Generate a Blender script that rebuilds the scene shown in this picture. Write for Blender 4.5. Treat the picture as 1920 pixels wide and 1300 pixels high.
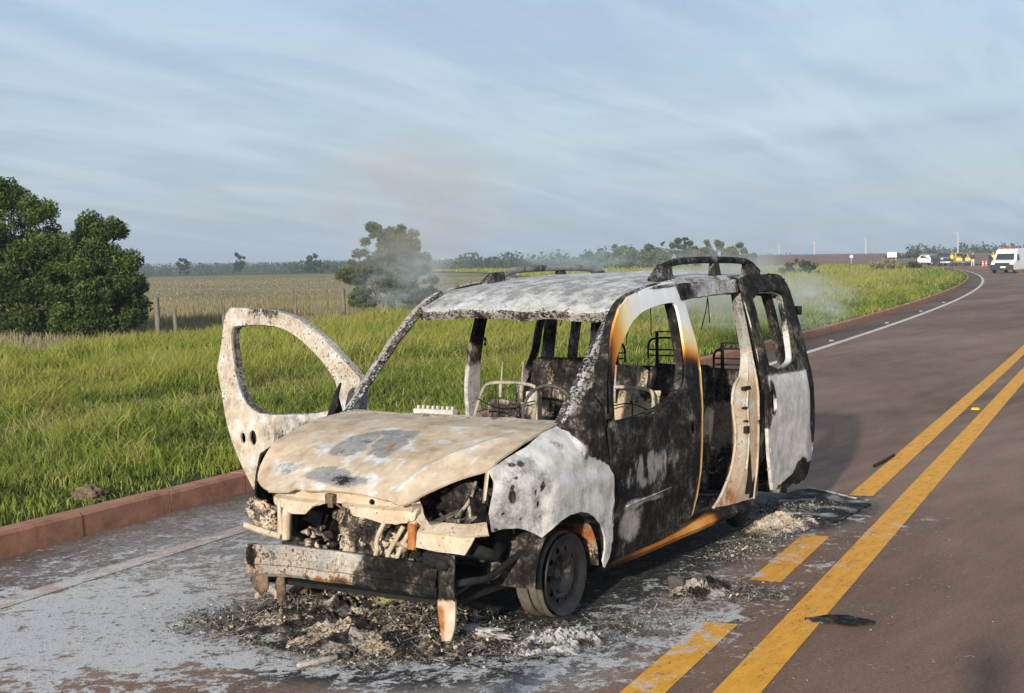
import bpy, bmesh, math, random
import numpy as np
from mathutils import Vector, Matrix, noise as mnoise
from mathutils.geometry import delaunay_2d_cdt

random.seed(7); RNG = np.random.default_rng(11)
scene = bpy.context.scene
for o in list(bpy.data.objects): bpy.data.objects.remove(o)
COL = scene.collection
R = math.radians

# ------------------------------------------------------------------ camera
# world frame: x = the way the burnt van faces, y = its left, z = up, origin under its front axle
CAM = np.array([6.4754, 4.4711, 1.8377]); YAW, PITCH, ROLL, FPX = 3.69406, -0.059365, -0.0124, 2800.0
_d = np.array([math.cos(PITCH)*math.cos(YAW), math.cos(PITCH)*math.sin(YAW), math.sin(PITCH)])
_r = np.cross(_d, [0, 0, 1]); _r /= np.linalg.norm(_r); _u = np.cross(_r, _d)
_r, _u = math.cos(ROLL)*_r + math.sin(ROLL)*_u, -math.sin(ROLL)*_r + math.cos(ROLL)*_u
cam_data = bpy.data.cameras.new('camera'); cam = bpy.data.objects.new('camera', cam_data); COL.objects.link(cam)
cam.matrix_world = Matrix(((_r[0], _u[0], -_d[0], CAM[0]), (_r[1], _u[1], -_d[1], CAM[1]), (_r[2], _u[2], -_d[2], CAM[2]), (0, 0, 0, 1)))
cam_data.sensor_width = 36.0; cam_data.lens = FPX/1920*36; cam_data.clip_start = 0.1; cam_data.clip_end = 20000
scene.camera = cam

# ------------------------------------------------------------------ sky and sun
SUN_AZ, SUN_EL = math.atan2(0.25, 0.968), R(13.4)
world = bpy.data.worlds.new('World'); scene.world = world; world.use_nodes = True
wt = world.node_tree; wt.nodes.clear()
sun_data = bpy.data.lights.new('sun', 'SUN'); sun_data.energy = 3.95; sun_data.angle = R(1.3); sun_data.color = (1.0, 0.90, 0.76)
sun = bpy.data.objects.new('sun', sun_data); COL.objects.link(sun)
sdir = Vector((math.cos(SUN_AZ)*math.cos(SUN_EL), math.sin(SUN_AZ)*math.cos(SUN_EL), math.sin(SUN_EL)))
sun.rotation_euler = sdir.to_track_quat('Z', 'Y').to_euler(); sun.location = (20, 5, 20)
scene.view_settings.view_transform = 'Standard'; scene.view_settings.look = 'None'
scene.view_settings.exposure = 0.62; scene.view_settings.gamma = 1.0; scene.view_settings.use_curve_mapping = False
scene.cycles.max_bounces = 6; scene.cycles.diffuse_bounces = 3; scene.cycles.glossy_bounces = 2
scene.cycles.transmission_bounces = 3; scene.cycles.transparent_max_bounces = 6; scene.cycles.volume_bounces = 0
scene.cycles.use_denoising = True; scene.cycles.caustics_reflective = False; scene.cycles.caustics_refractive = False

# ------------------------------------------------------------------ node helpers
def nd(nt, kind, props=None, **ins):
    n = nt.nodes.new('ShaderNode' + kind)
    for k, v in (props or {}).items(): setattr(n, k, v)
    for k, v in ins.items():
        key = int(k[1:]) if k[0] == '_' and k[1:].isdigit() else k.replace('__', ' ')
        s = n.inputs[key]
        if isinstance(v, bpy.types.NodeSocket): nt.links.new(v, s)
        else: s.default_value = v
    return n
def rgb(c): return (c[0], c[1], c[2], 1.0)
def tex_noise(nt, scale, detail=5, rough=.55, vec=None, dist=0.0):
    kw = dict(Scale=scale, Detail=detail, Roughness=rough, Distortion=dist)
    if vec is not None: kw['Vector'] = vec
    return nd(nt, 'TexNoise', None, **kw).outputs['Fac']
def ramp(nt, fac, stops, interp='LINEAR'):
    n = nt.nodes.new('ShaderNodeValToRGB'); n.color_ramp.interpolation = interp
    e = n.color_ramp.elements
    while len(e) < len(stops): e.new(0.5)
    for el, (p, c) in zip(e, stops): el.position = p; el.color = rgb(c) if len(c) == 3 else c
    nt.links.new(fac, n.inputs[0]); return n.outputs[0]
def mixc(nt, fac, a, b, mode='MIX'):
    n = nt.nodes.new('ShaderNodeMix'); n.data_type = 'RGBA'; n.blend_type = mode
    for s, v in ((n.inputs[0], fac), (n.inputs[6], a), (n.inputs[7], b)):
        if isinstance(v, bpy.types.NodeSocket): nt.links.new(v, s)
        elif isinstance(v, (int, float)): s.default_value = v
        else: s.default_value = rgb(v)
    return n.outputs[2]
def mth(nt, op, a, b=None, c=None):
    n = nt.nodes.new('ShaderNodeMath'); n.operation = op
    for s, v in zip(n.inputs, (a, b, c)):
        if v is None: continue
        if isinstance(v, bpy.types.NodeSocket): nt.links.new(v, s)
        else: s.default_value = v
    return n.outputs[0]
def sstep(nt, v, lo, hi, a=0.0, b=1.0):
    n = nt.nodes.new('ShaderNodeMapRange'); n.interpolation_type = 'SMOOTHSTEP'
    nt.links.new(v, n.inputs[0])
    for i, q in zip((1, 2, 3, 4), (lo, hi, a, b)): n.inputs[i].default_value = q
    return n.outputs[0]
def jit(nt, v, n, amt):       # v + (noise-0.5)*amt
    return mth(nt, 'ADD', v, mth(nt, 'MULTIPLY', mth(nt, 'SUBTRACT', n, 0.5), amt))
def mapping(nt, vec, scale=(1, 1, 1), rot=(0, 0, 0)):
    return nd(nt, 'Mapping', None, Vector=vec, Scale=scale, Rotation=rot).outputs[0]
def new_mat(name):
    m = bpy.data.materials.new(name); m.use_nodes = True; nt = m.node_tree; nt.nodes.clear()
    out = nt.nodes.new('ShaderNodeOutputMaterial'); b = nt.nodes.new('ShaderNodeBsdfPrincipled')
    nt.links.new(b.outputs[0], out.inputs[0]); return m, nt, b
def put(nt, sock, v):
    if isinstance(v, bpy.types.NodeSocket): nt.links.new(v, sock)
    elif isinstance(v, (int, float)): sock.default_value = v
    else: sock.default_value = rgb(v)
def bump(nt, b, h, strength=.4, dist=.01):
    nt.links.new(nd(nt, 'Bump', None, Strength=strength, Distance=dist, Height=h).outputs[0], b.inputs['Normal'])
def objco(nt): return nt.nodes.new('ShaderNodeTexCoord').outputs['Object']
def attr(nt, name): return nd(nt, 'Attribute', {'attribute_name': name}).outputs['Color']
def sep(nt, c): return nd(nt, 'SeparateColor', None, Color=c).outputs

# ------------------------------------------------------------------ world nodes: clear low-sun sky behind thin cirrus veils
sky = nd(wt, 'TexSky', {'sky_type': 'NISHITA', 'sun_disc': False, 'sun_elevation': SUN_EL, 'sun_rotation': math.pi/2 - SUN_AZ,
         'air_density': 1.0, 'dust_density': 2.2, 'ozone_density': 1.6, 'altitude': 300.0})
gen = wt.nodes.new('ShaderNodeTexCoord').outputs['Generated']
sx = nd(wt, 'SeparateXYZ', None, Vector=gen).outputs
# project the view direction on a flat cloud deck so that veils lie in long low bands towards the horizon
zz = mth(wt, 'ADD', mth(wt, 'MAXIMUM', sx[2], 0.0), 0.12)
deck = nd(wt, 'CombineXYZ', None, X=mth(wt, 'DIVIDE', sx[0], zz), Y=mth(wt, 'DIVIDE', sx[1], zz), Z=0.0).outputs[0]
deck1 = mapping(wt, deck, (0.60, 0.42, 1), (0, 0, R(-38)))
c1 = tex_noise(wt, 1.1, 7, .55, deck1, 1.2)
c2 = tex_noise(wt, 3.2, 6, .6, mapping(wt, deck, (0.25, 1.0, 1), (0, 0, R(-22))), 0.6)
cl = jit(wt, c1, c2, 0.18)
cfac = sstep(wt, cl, 0.24, 0.76, 0.62, 0.90)
skyc = nd(wt, 'VectorMath', {'operation': 'SCALE'}, Vector=sky.outputs[0], Scale=0.115).outputs[0]
cloudc = mixc(wt, sstep(wt, c2, .3, .75), (0.230, 0.295, 0.395), (0.335, 0.398, 0.482))
wcol = mixc(wt, cfac, skyc, cloudc)
bg = nd(wt, 'Background', None, Color=wcol, Strength=1.08)
wo = wt.nodes.new('ShaderNodeOutputWorld'); wt.links.new(bg.outputs[0], wo.inputs[0])

# ------------------------------------------------------------------ object helpers
def tag(o, label=None, cat=None, group=None, kind=None):
    if label: o['label'] = label
    if cat: o['category'] = cat
    if group: o['group'] = group
    if kind: o['kind'] = kind
    return o
def empty(name, loc=(0, 0, 0), rz=0.0, **kw):
    o = bpy.data.objects.new(name, None); COL.objects.link(o); o.location = loc; o.rotation_euler = (0, 0, rz)
    o.empty_display_size = .2; return tag(o, **kw)
def link(name, me, mat, parent=None):
    o = bpy.data.objects.new(name, me); COL.objects.link(o)
    if mat is not None: me.materials.append(mat)
    if parent is not None: o.parent = parent
    return o
def copy_tree(o, parent=None):
    c = o.copy(); COL.objects.link(c)
    if parent is not None: c.parent = parent
    for ch in [x for x in bpy.data.objects if x.parent == o]: copy_tree(ch, c)
    return c
def set_attr(me, name, arr):
    a = me.attributes.new(name, 'FLOAT_COLOR', 'POINT'); f = np.ones((len(me.vertices), 4), np.float32)
    arr = np.asarray(arr, np.float32); f[:, :arr.shape[1]] = arr; a.data.foreach_set('color', f.ravel())
def fast_mesh(name, V, F, smooth=False):      # F: (n,3) or (n,4) index array
    V = np.ascontiguousarray(V, np.float32); F = np.ascontiguousarray(F, np.int32); k = F.shape[1]
    me = bpy.data.meshes.new(name); me.vertices.add(len(V)); me.vertices.foreach_set('co', V.ravel())
    me.loops.add(F.size); me.loops.foreach_set('vertex_index', F.ravel())
    me.polygons.add(len(F)); me.polygons.foreach_set('loop_start', np.arange(0, F.size, k, dtype=np.int32))
    me.update(calc_edges=True)
    if smooth: me.polygons.foreach_set('use_smooth', np.ones(len(F), bool))
    return me
def py_mesh(name, V, F, smooth=True):
    me = bpy.data.meshes.new(name); me.from_pydata([tuple(v) for v in V], [], [tuple(f) for f in F]); me.update()
    if smooth: me.polygons.foreach_set('use_smooth', np.ones(len(me.polygons), bool))
    return me
def co_of(me):
    a = np.empty(len(me.vertices)*3, np.float32); me.vertices.foreach_get('co', a); return a.reshape(-1, 3)
def split_mod(o, ang=38):
    m = o.modifiers.new('edges', 'EDGE_SPLIT'); m.split_angle = R(ang)
def solid(o, t, offset=0.0):
    m = o.modifiers.new('solid', 'SOLIDIFY'); m.thickness = t; m.offset = offset; split_mod(o)
def vnoise(P, s, seed=0):       # vectorised-enough value noise on points
    return np.array([mnoise.noise(Vector((p[0]*s+seed*7.1, p[1]*s-seed*3.3, p[2]*s+seed))) for p in P])
def sst(x, a, b):
    t = np.clip((np.asarray(x, float)-a)/(b-a), 0, 1); return t*t*(3-2*t)
def blob(P, c, r, p=2.0):
    q = (np.asarray(P)-np.asarray(c))/np.asarray(r); return np.exp(-np.power((q*q).sum(1), p/2)*1.0)

class Acc:                      # gathers boxes, tubes, lumps into ONE mesh
    def __init__(s): s.V = []; s.F = []
    def add(s, V, F):
        b = len(s.V); s.V += [tuple(map(float, v)) for v in V]; s.F += [tuple(int(i)+b for i in f) for f in F]; return s
    def box(s, c, size, M=None):
        h = np.array(size)/2; V = np.array([(x, y, z) for x in (-1, 1) for y in (-1, 1) for z in (-1, 1)])*h
        if M is not None: V = V @ np.array(M.to_3x3()).T
        return s.add(V+np.array(c), [(0, 1, 3, 2), (4, 6, 7, 5), (0, 4, 5, 1), (2, 3, 7, 6), (0, 2, 6, 4), (1, 5, 7, 3)])
    def tube(s, pts, r, n=8, flat=1.0, cap=True, up=(0, 0, 1)):
        pts = np.array(pts, float); m = len(pts); rr = np.interp(np.linspace(0, 1, m), np.linspace(0, 1, np.size(r)), np.ravel(r)) if np.size(r) > 1 else np.full(m, float(r))
        T = np.gradient(pts, axis=0); T /= np.linalg.norm(T, axis=1)[:, None]+1e-9; V = []
        for i in range(m):
            u = np.array(up, float); a = np.cross(T[i], u)
            if np.linalg.norm(a) < 1e-3: a = np.cross(T[i], (1, 0, 0.1))
            a /= np.linalg.norm(a); b = np.cross(a, T[i])
            for k in range(n):
                t = 2*math.pi*k/n; V.append(pts[i]+rr[i]*(math.cos(t)*a*flat+math.sin(t)*b))
        F = [(i*n+k, i*n+(k+1) % n, (i+1)*n+(k+1) % n, (i+1)*n+k) for i in range(m-1) for k in range(n)]
        if cap: F += [tuple(range(n))[::-1], tuple((m-1)*n+k for k in range(n))]
        return s.add(V, F)
    def lathe(s, prof, c, axis='y', n=32, closed=False):   # prof: (radius, along)
        V = []; F = []; m = len(prof)
        for k in range(n):
            t = 2*math.pi*k/n
            for r, h in prof:
                p = (r*math.cos(t), h, r*math.sin(t)) if axis == 'y' else ((r*math.cos(t), r*math.sin(t), h) if axis == 'z' else (h, r*math.cos(t), r*math.sin(t)))
                V.append(np.array(p)+np.array(c))
        for k in range(n):
            for i in range(m-1 if not closed else m):
                j = (i+1) % m; F.append((k*m+i, k*m+j, ((k+1) % n)*m+j, ((k+1) % n)*m+i))
        return s.add(V, F)
    def lump(s, c, r, seed=0, amt=.35, sub=2, freq=2.2):
        bm = bmesh.new(); bmesh.ops.create_icosphere(bm, subdivisions=sub, radius=1.0)
        V = []
        for v in bm.verts:
            q_ = v.co*freq+Vector((seed*3.7, seed, -seed*1.9)); k = 1+amt*(mnoise.noise(q_)*1.6+mnoise.noise(q_*2.7)*.9+mnoise.noise(q_*6.1)*.45)
            V.append((c[0]+v.co.x*r[0]*k, c[1]+v.co.y*r[1]*k, c[2]+v.co.z*r[2]*k))
        F = [tuple(v.index for v in f.verts) for f in bm.faces]; bm.free(); return s.add(V, F)
    def build(s, name, mat, parent=None, smooth=False, bevel=0.0, split=None):
        o = link(name, py_mesh(name, s.V, s.F, smooth), mat, parent)
        bm = bmesh.new(); bm.from_mesh(o.data); bmesh.ops.recalc_face_normals(bm, faces=bm.faces); bm.to_mesh(o.data); bm.free()
        if bevel:
            m = o.modifiers.new('bevel', 'BEVEL'); m.width = bevel; m.segments = 2; m.limit_method = 'ANGLE'
        if split: split_mod(o, split)
        return o

def in_poly(p, poly):
    x, y = p; c = False; n = len(poly); j = n-1
    for i in range(n):
        xi, yi = poly[i]; xj, yj = poly[j]
        if (yi > y) != (yj > y) and x < (xj-xi)*(y-yi)/(yj-yi)+xi: c = not c
        j = i
    return c
def smooth_loop(P, it=1):       # Chaikin rounding of a closed outline
    P = [np.array(p, float) for p in P]
    for _ in range(it):
        Q = []
        for i in range(len(P)):
            a, b = P[i], P[(i+1) % len(P)]; Q += [a*.75+b*.25, a*.25+b*.75]
        P = Q
    return [tuple(p) for p in P]
def smooth_line(P, it=2):
    P = [np.array(p, float) for p in P]
    for _ in range(it):
        Q = [P[0]]
        for a, b in zip(P[:-1], P[1:]): Q += [a*.75+b*.25, a*.25+b*.75]
        P = Q+[P[-1]]
    return P
def densify(P, d, closed=True):
    out = []
    for i in range(len(P) if closed else len(P)-1):
        a, b = np.array(P[i]), np.array(P[(i+1) % len(P)]); k = max(1, int(np.linalg.norm(b-a)/d))
        out += [tuple(a+(b-a)*j/k) for j in range(k)]
    if not closed: out.append(tuple(P[-1]))
    return out
def panel(name, outline, holes, fmap, res, thick, mat, parent, paint=None, offset=0.0, wob=0.0):
    loops = [densify(outline, res)]+[densify(h, res) for h in holes]
    pts = []; edges = []
    for L in loops:
        b = len(pts); pts += [Vector(p) for p in L]; edges += [(b+i, b+(i+1) % len(L)) for i in range(len(L))]
    ar = np.array(loops[0]); lo, hi = ar.min(0), ar.max(0); bp = np.array([tuple(p) for p in pts])
    for gx in np.arange(lo[0]+res*.5, hi[0], res):
        for gy in np.arange(lo[1]+res*.5, hi[1], res):
            q = (gx, gy)
            if in_poly(q, loops[0]) and not any(in_poly(q, h) for h in loops[1:]) and ((bp-q)**2).sum(1).min() > (res*.45)**2: pts.append(Vector(q))
    V2, E, F, *_ = delaunay_2d_cdt(pts, edges, [], 0, 1e-6)
    FF = []
    for f in F:
        c = sum((V2[i] for i in f), Vector((0, 0)))/3
        if in_poly(c, loops[0]) and not any(in_poly(c, h) for h in loops[1:]): FF.append(f)
    V = np.array([fmap(v[0], v[1]) for v in V2])
    if wob: V = V+np.stack([vnoise(V, 4, 1), vnoise(V, 4, 2), vnoise(V, 4, 3)], 1)*wob+np.stack([vnoise(V, 13, 1), vnoise(V, 13, 2), vnoise(V, 13, 3)], 1)*wob*.4
    o = link(name, py_mesh(name, V, FF), mat, parent)
    if paint is not None: paint_mesh(o.data, paint)
    solid(o, thick, offset); return o
def strip(name, A, B, n, thick, mat, parent, paint=None, m=40, wob=0.0, offset=0.0):   # sheet between two polylines
    def rs(P):
        P = np.array(smooth_line(P, 2)); s = np.r_[0, np.cumsum(np.linalg.norm(np.diff(P, axis=0), axis=1))]
        t = np.linspace(0, s[-1], m); return np.stack([np.interp(t, s, P[:, k]) for k in range(3)], 1)
    A, B = rs(A), rs(B); V = []; F = []
    for i in range(m):
        for j in range(n+1): V.append(A[i]+(B[i]-A[i])*j/n)
    for i in range(m-1):
        for j in range(n): a = i*(n+1)+j; F.append((a, a+1, a+n+2, a+n+1))
    V = np.array(V)
    if wob: V = V+np.stack([vnoise(V, 7, 1), vnoise(V, 7, 2), vnoise(V, 7, 3)], 1)*wob
    o = link(name, py_mesh(name, V, F), mat, parent)
    if paint is not None: paint_mesh(o.data, paint)
    solid(o, thick, offset); return o
def paint_mesh(me, fn):        # burn marks: char, tan, rust / paint, speck, white
    P = co_of(me); d = fn(P) if callable(fn) else fn; n = len(P)
    g = lambda k: np.broadcast_to(np.asarray(d.get(k, 0.0), float), (n,))
    set_attr(me, 'burn', np.stack([g('char'), g('tan'), g('rust')], 1))
    set_attr(me, 'burn2', np.stack([g('paint'), g('speck'), g('white')], 1))

# ------------------------------------------------------------------ materials
def burnt_metal():
    m, nt, b = new_mat('burnt_metal'); co = objco(nt)
    A = sep(nt, attr(nt, 'burn')); B = sep(nt, attr(nt, 'burn2'))
    n1 = tex_noise(nt, 5, 8, .6, co, .4); n2 = tex_noise(nt, 17, 8, .62, co, .3); n3 = tex_noise(nt, 62, 6, .6, co)
    n4 = tex_noise(nt, 9, 9, .68, mapping(nt, co, (5, 5, 1.3)), .8); n5 = tex_noise(nt, 230, 3, .6, co)
    mid = mth(nt, 'ADD', mth(nt, 'MULTIPLY', n1, .35), mth(nt, 'ADD', mth(nt, 'MULTIPLY', n2, .4), mth(nt, 'MULTIPLY', n3, .25)))
    grey = ramp(nt, mid, [(.30, (.10, .099, .097)), (.44, (.20, .198, .194)), (.56, (.31, .306, .30)), (.72, (.47, .465, .45))])
    tanc = ramp(nt, jit(nt, n1, n2, .7), [(.22, (.30, .225, .15)), (.40, (.42, .33, .235)), (.56, (.50, .41, .305)), (.74, (.58, .50, .395))])
    rustc = ramp(nt, n2, [(.3, (.13, .045, .016)), (.5, (.34, .13, .04)), (.7, (.50, .25, .10))])
    chc = ramp(nt, jit(nt, jit(nt, jit(nt, n2, n3, .6), n1, 1.1), n4, .7), [(.22, (.005, .005, .0055)), (.44, (.013, .0125, .012)), (.58, (.034, .030, .027)), (.70, (.085, .075, .065)), (.82, (.20, .18, .16))])
    whc = ramp(nt, jit(nt, jit(nt, n1, n2, .8), n4, .5), [(.28, (.34, .335, .325)), (.45, (.47, .465, .455)), (.6, (.57, .565, .555)), (.75, (.66, .655, .64))])
    c = mixc(nt, sstep(nt, jit(nt, A[1], n2, .8), .25, .75), grey, tanc)
    c = mixc(nt, sstep(nt, jit(nt, A[2], n1, .8), .35, .65), c, rustc)
    c = mixc(nt, sstep(nt, jit(nt, jit(nt, jit(nt, B[2], n4, .45), n2, .45), n3, .5), .26, .66), c, whc)
    sp = sstep(nt, mth(nt, 'ADD', jit(nt, jit(nt, n3, n2, .8), n5, .5), mth(nt, 'MULTIPLY', B[1], .40)), .70, .86)
    c = mixc(nt, sp, c, chc)
    c = mixc(nt, sstep(nt, jit(nt, jit(nt, jit(nt, A[0], n1, .7), n4, .7), n3, .45), .38, .62), c, chc)
    pz = jit(nt, B[0], n1, .10)
    heat = ramp(nt, pz, [(.10, (.012, .010, .009)), (.24, (.07, .03, .012)), (.34, (.38, .13, .025)), (.46, (.68, .36, .08)), (.58, (.80, .68, .36)), (.70, (.80, .77, .66)), (.82, (.74, .75, .76))])
    pf = sstep(nt, B[0], .06, .14); c = mixc(nt, pf, c, heat)
    put(nt, b.inputs['Base Color'], c)
    put(nt, b.inputs['Roughness'], mth(nt, 'SUBTRACT', mth(nt, 'ADD', .62, mth(nt, 'MULTIPLY', n2, .35)), mth(nt, 'MULTIPLY', sstep(nt, B[0], .4, .8), .40)))
    put(nt, b.inputs['Specular IOR Level'], sstep(nt, B[0], .3, .7, .10, .5))
    hb = mth(nt, 'ADD', mth(nt, 'MULTIPLY', n2, .6), mth(nt, 'ADD', mth(nt, 'MULTIPLY', n3, .35), mth(nt, 'MULTIPLY', n5, .2)))
    st = mth(nt, 'MULTIPLY', mth(nt, 'SUBTRACT', 1.0, mth(nt, 'MULTIPLY', sstep(nt, B[0], .4, .7), .93)), .40)
    nt.links.new(nd(nt, 'Bump', None, Strength=st, Distance=.006, Height=hb).outputs[0], b.inputs['Normal'])
    return m
def plain(name, c, rough=.8, var=.3, scale=12, bmp=.3, metal=0.0, spec=.3):
    m, nt, b = new_mat(name); co = objco(nt); n = tex_noise(nt, scale, 7, .62, co); n2 = tex_noise(nt, scale*6, 4, .6, co)
    k = jit(nt, n, n2, .5); c = np.array(c)
    put(nt, b.inputs['Base Color'], ramp(nt, k, [(.25, c*(1-var)), (.5, c), (.78, np.minimum(c*(1+var), .9))]))
    b.inputs['Roughness'].default_value = rough; b.inputs['Metallic'].default_value = metal; b.inputs['Specular IOR Level'].default_value = spec
    if bmp: bump(nt, b, k, bmp, .004)
    return m
def leafy(name, stops, trans=.35, rough=.55):     # per-leaf colour from the attribute 'tint'
    m, nt, b = new_mat(name); t = sep(nt, attr(nt, 'tint')); c = ramp(nt, t[0], stops)
    put(nt, b.inputs['Base Color'], c); b.inputs['Roughness'].default_value = rough; b.inputs['Specular IOR Level'].default_value = .25
    tr = nd(nt, 'BsdfTranslucent', None, Color=c); mx = nd(nt, 'MixShader', None, Fac=trans)
    nt.links.new(b.outputs[0], mx.inputs[1]); nt.links.new(tr.outputs[0], mx.inputs[2])
    nt.links.new(mx.outputs[0], nt.nodes['Material Output'].inputs[0]); return m
def tinted(name, rough=.85, bmp=0.0):             # colour straight from the attribute 'tint'
    m, nt, b = new_mat(name); c = attr(nt, 'tint'); n = tex_noise(nt, 60, 5, .6, objco(nt))
    put(nt, b.inputs['Base Color'], mixc(nt, mth(nt, 'MULTIPLY', sstep(nt, n, .35, .7), .5), c, (.03, .03, .028)))
    b.inputs['Roughness'].default_value = rough; b.inputs['Specular IOR Level'].default_value = .25; return m
def ash_layers(nt, co, base, soft=1.0):           # ash film, soot and flakes of the fire lying on the road
    S = sep(nt, attr(nt, 'ash'))                  # r pale ash film, g soot, b flakes
    a1 = tex_noise(nt, 1.6, 8, .62, co, .5); a2 = tex_noise(nt, 7, 9, .68, mapping(nt, co, (1, 1.25, 1), (0, 0, R(20))), 1.2); a3 = tex_noise(nt, 34, 5, .6, co); a4 = tex_noise(nt, 110, 3, .6, co)
    film = ramp(nt, jit(nt, jit(nt, a2, a3, .9), a4, .8), [(.22, (.105, .095, .085)), (.42, (.245, .228, .208)), (.56, (.36, .338, .312)), (.72, (.55, .525, .49))])
    f = sstep(nt, jit(nt, jit(nt, jit(nt, jit(nt, S[0], a1, .8), a2, .8), a3, .7), a4, .5), .08, 1.02); f = mth(nt, 'MULTIPLY', f, .85*soft)
    c = mixc(nt, f, base, film)
    soot = ramp(nt, jit(nt, a2, a3, 1.0), [(.3, (.012, .012, .012)), (.5, (.035, .035, .035)), (.68, (.09, .088, .085)), (.8, (.2, .195, .19))])
    c = mixc(nt, sstep(nt, jit(nt, jit(nt, S[1], a2, .9), a3, .5), .34, .66), c, soot)
    a5 = tex_noise(nt, 4.5, 6, .6, co, 1.4); fl = sstep(nt, mth(nt, 'ADD', jit(nt, jit(nt, jit(nt, a5, a2, .7), a3, .5), a4, .3), mth(nt, 'MULTIPLY', S[2], .34)), .66, .80); fl = mth(nt, 'MULTIPLY', fl, sstep(nt, S[2], .03, .20))
    return mixc(nt, fl, c, ramp(nt, a4, [(.35, (.38, .375, .36)), (.6, (.62, .61, .59))])), a3, a4
def road_material(name='asphalt', dark=1.0):
    m, nt, b = new_mat(name); co = objco(nt)
    g1 = tex_noise(nt, .35, 5, .6, mapping(nt, co, (.35, 1.6, 1), (0, 0, R(9)))); g2 = tex_noise(nt, 105, 4, .7, co); g3 = tex_noise(nt, 4, 6, .6, mapping(nt, co, (.25, 1.2, 1), (0, 0, R(9))))
    base = ramp(nt, jit(nt, jit(nt, jit(nt, g1, g2, 1.1), g3, .45), tex_noise(nt, 38, 4, .7, co), .55), [(.20, (.085, .047, .030)), (.5, (.200, .122, .082)), (.80, (.31, .205, .147))])
    base = mixc(nt, 1.0, base, (dark, dark, dark), 'MULTIPLY')
    vo = nd(nt, 'TexVoronoi', {'feature': 'F1'}, Vector=co, Scale=11.0)
    peb = mth(nt, 'MULTIPLY', sstep(nt, vo.outputs['Distance'], .13, .08), sstep(nt, sep(nt, vo.outputs['Color'])[0], .72, .76))
    c, a3, a4 = ash_layers(nt, co, base)
    c = mixc(nt, mth(nt, 'MULTIPLY', peb, .75), c, mixc(nt, sstep(nt, sep(nt, vo.outputs['Color'])[1], .45, .5), (.36, .34, .32), (.02, .02, .02)))
    put(nt, b.inputs['Base Color'], c); put(nt, b.inputs['Roughness'], mth(nt, 'ADD', .68, mth(nt, 'MULTIPLY', g2, .3)))
    b.inputs['Specular IOR Level'].default_value = .3
    bump(nt, b, mth(nt, 'ADD', g2, mth(nt, 'MULTIPLY', a3, .6)), .5, .006); return m
def paint_line_material(name, c0, c1, wear=.42):
    m, nt, b = new_mat(name); co = objco(nt)
    n = tex_noise(nt, 9, 8, .65, mapping(nt, co, (.5, 2, 1), (0, 0, R(9)))); n2 = tex_noise(nt, 70, 5, .7, co); n3 = tex_noise(nt, 24, 6, .65, mapping(nt, co, (.6, 2.4, 1), (0, 0, R(9))))
    base = ramp(nt, jit(nt, n, n2, .4), [(.3, c0), (.65, c1)])
    dirt = sstep(nt, jit(nt, jit(nt, n3, n2, .7), n, .5), wear-.16, wear-.05, 1, 0)
    c = mixc(nt, mth(nt, 'MULTIPLY', dirt, .85), base, (.055, .045, .04))
    c, a3, a4 = ash_layers(nt, co, c, .45)
    put(nt, b.inputs['Base Color'], c); b.inputs['Roughness'].default_value = .7; b.inputs['Specular IOR Level'].default_value = .3
    bump(nt, b, n2, .3, .004); return m
def ground_material(name, stops, scale=1.2, stretch=(1, 1, 1), rot=0, fine=30, amt=.6):
    m, nt, b = new_mat(name); co = mapping(nt, objco(nt), stretch, (0, 0, rot)); n = tex_noise(nt, scale, 8, .62, co, .3); n2 = tex_noise(nt, fine, 6, .65, co)
    put(nt, b.inputs['Base Color'], ramp(nt, jit(nt, n, n2, amt), stops)); b.inputs['Roughness'].default_value = .95; b.inputs['Specular IOR Level'].default_value = .1
    bump(nt, b, n2, .8, .05); return m

M_BURN = burnt_metal()
M_ROAD = road_material()
M_SHOULDER = road_material('shoulder_asphalt', .62)
M_YELLOW = paint_line_material('yellow_road_paint', (.66, .29, .022), (.84, .40, .04), .44)
M_WHITE = paint_line_material('white_road_paint', (.54, .42, .34), (.74, .66, .60), .38)
M_KERB = plain('earth_stained_concrete', (.36, .175, .105), .9, .38, 6, .6)
M_SOIL = ground_material('verge_soil', [(.3, (.030, .028, .012)), (.5, (.058, .062, .020)), (.7, (.085, .098, .028))], 1.5)
M_FIELD = ground_material('dry_field', [(.25, (.165, .148, .080)), (.45, (.235, .205, .118)), (.6, (.285, .245, .148)), (.75, (.34, .295, .185))], .12, (1, .35, 1), R(35), 3.5, .8)
M_FARGREEN = ground_material('far_grass', [(.3, (.075, .100, .028)), (.5, (.120, .150, .045)), (.7, (.205, .200, .075))], .06, (1, .4, 1), R(30), 2.0, .7)
M_PLOUGH = ground_material('ploughed_soil', [(.3, (.19, .105, .075)), (.7, (.29, .175, .13))], .05, (1, .3, 1), R(30), 1.0)
M_CHAR = plain('charred_black', (.013, .0125, .012), .85, .7, 24, .6)
M_IRON = plain('burnt_iron', (.085, .078, .070), .8, .6, 30, .7)
M_BROWN = plain('scorched_brown', (.15, .105, .07), .85, .85, 16, 1.0)
M_ASHGREY = plain('ash_grey_steel', (.36, .35, .33), .8, .45, 22, .5)
M_DEBRIS = tinted('debris_flakes')
M_BARK = plain('bark', (.085, .068, .052), .95, .4, 20, .8)
M_WOOD = plain('weathered_post_wood', (.17, .145, .115), .95, .35, 25, .6)
M_CONC = plain('pale_concrete', (.42, .40, .38), .85, .15, 8, .2)
M_GRASS = leafy('grass_blades', [(0, (.030, .048, .012)), (.22, (.095, .135, .022)), (.45, (.170, .225, .028)), (.66, (.27, .29, .046)), (.80, (.27, .24, .075)), (.90, (.32, .26, .11)), (1, (.44, .36, .20))], .30)
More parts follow.
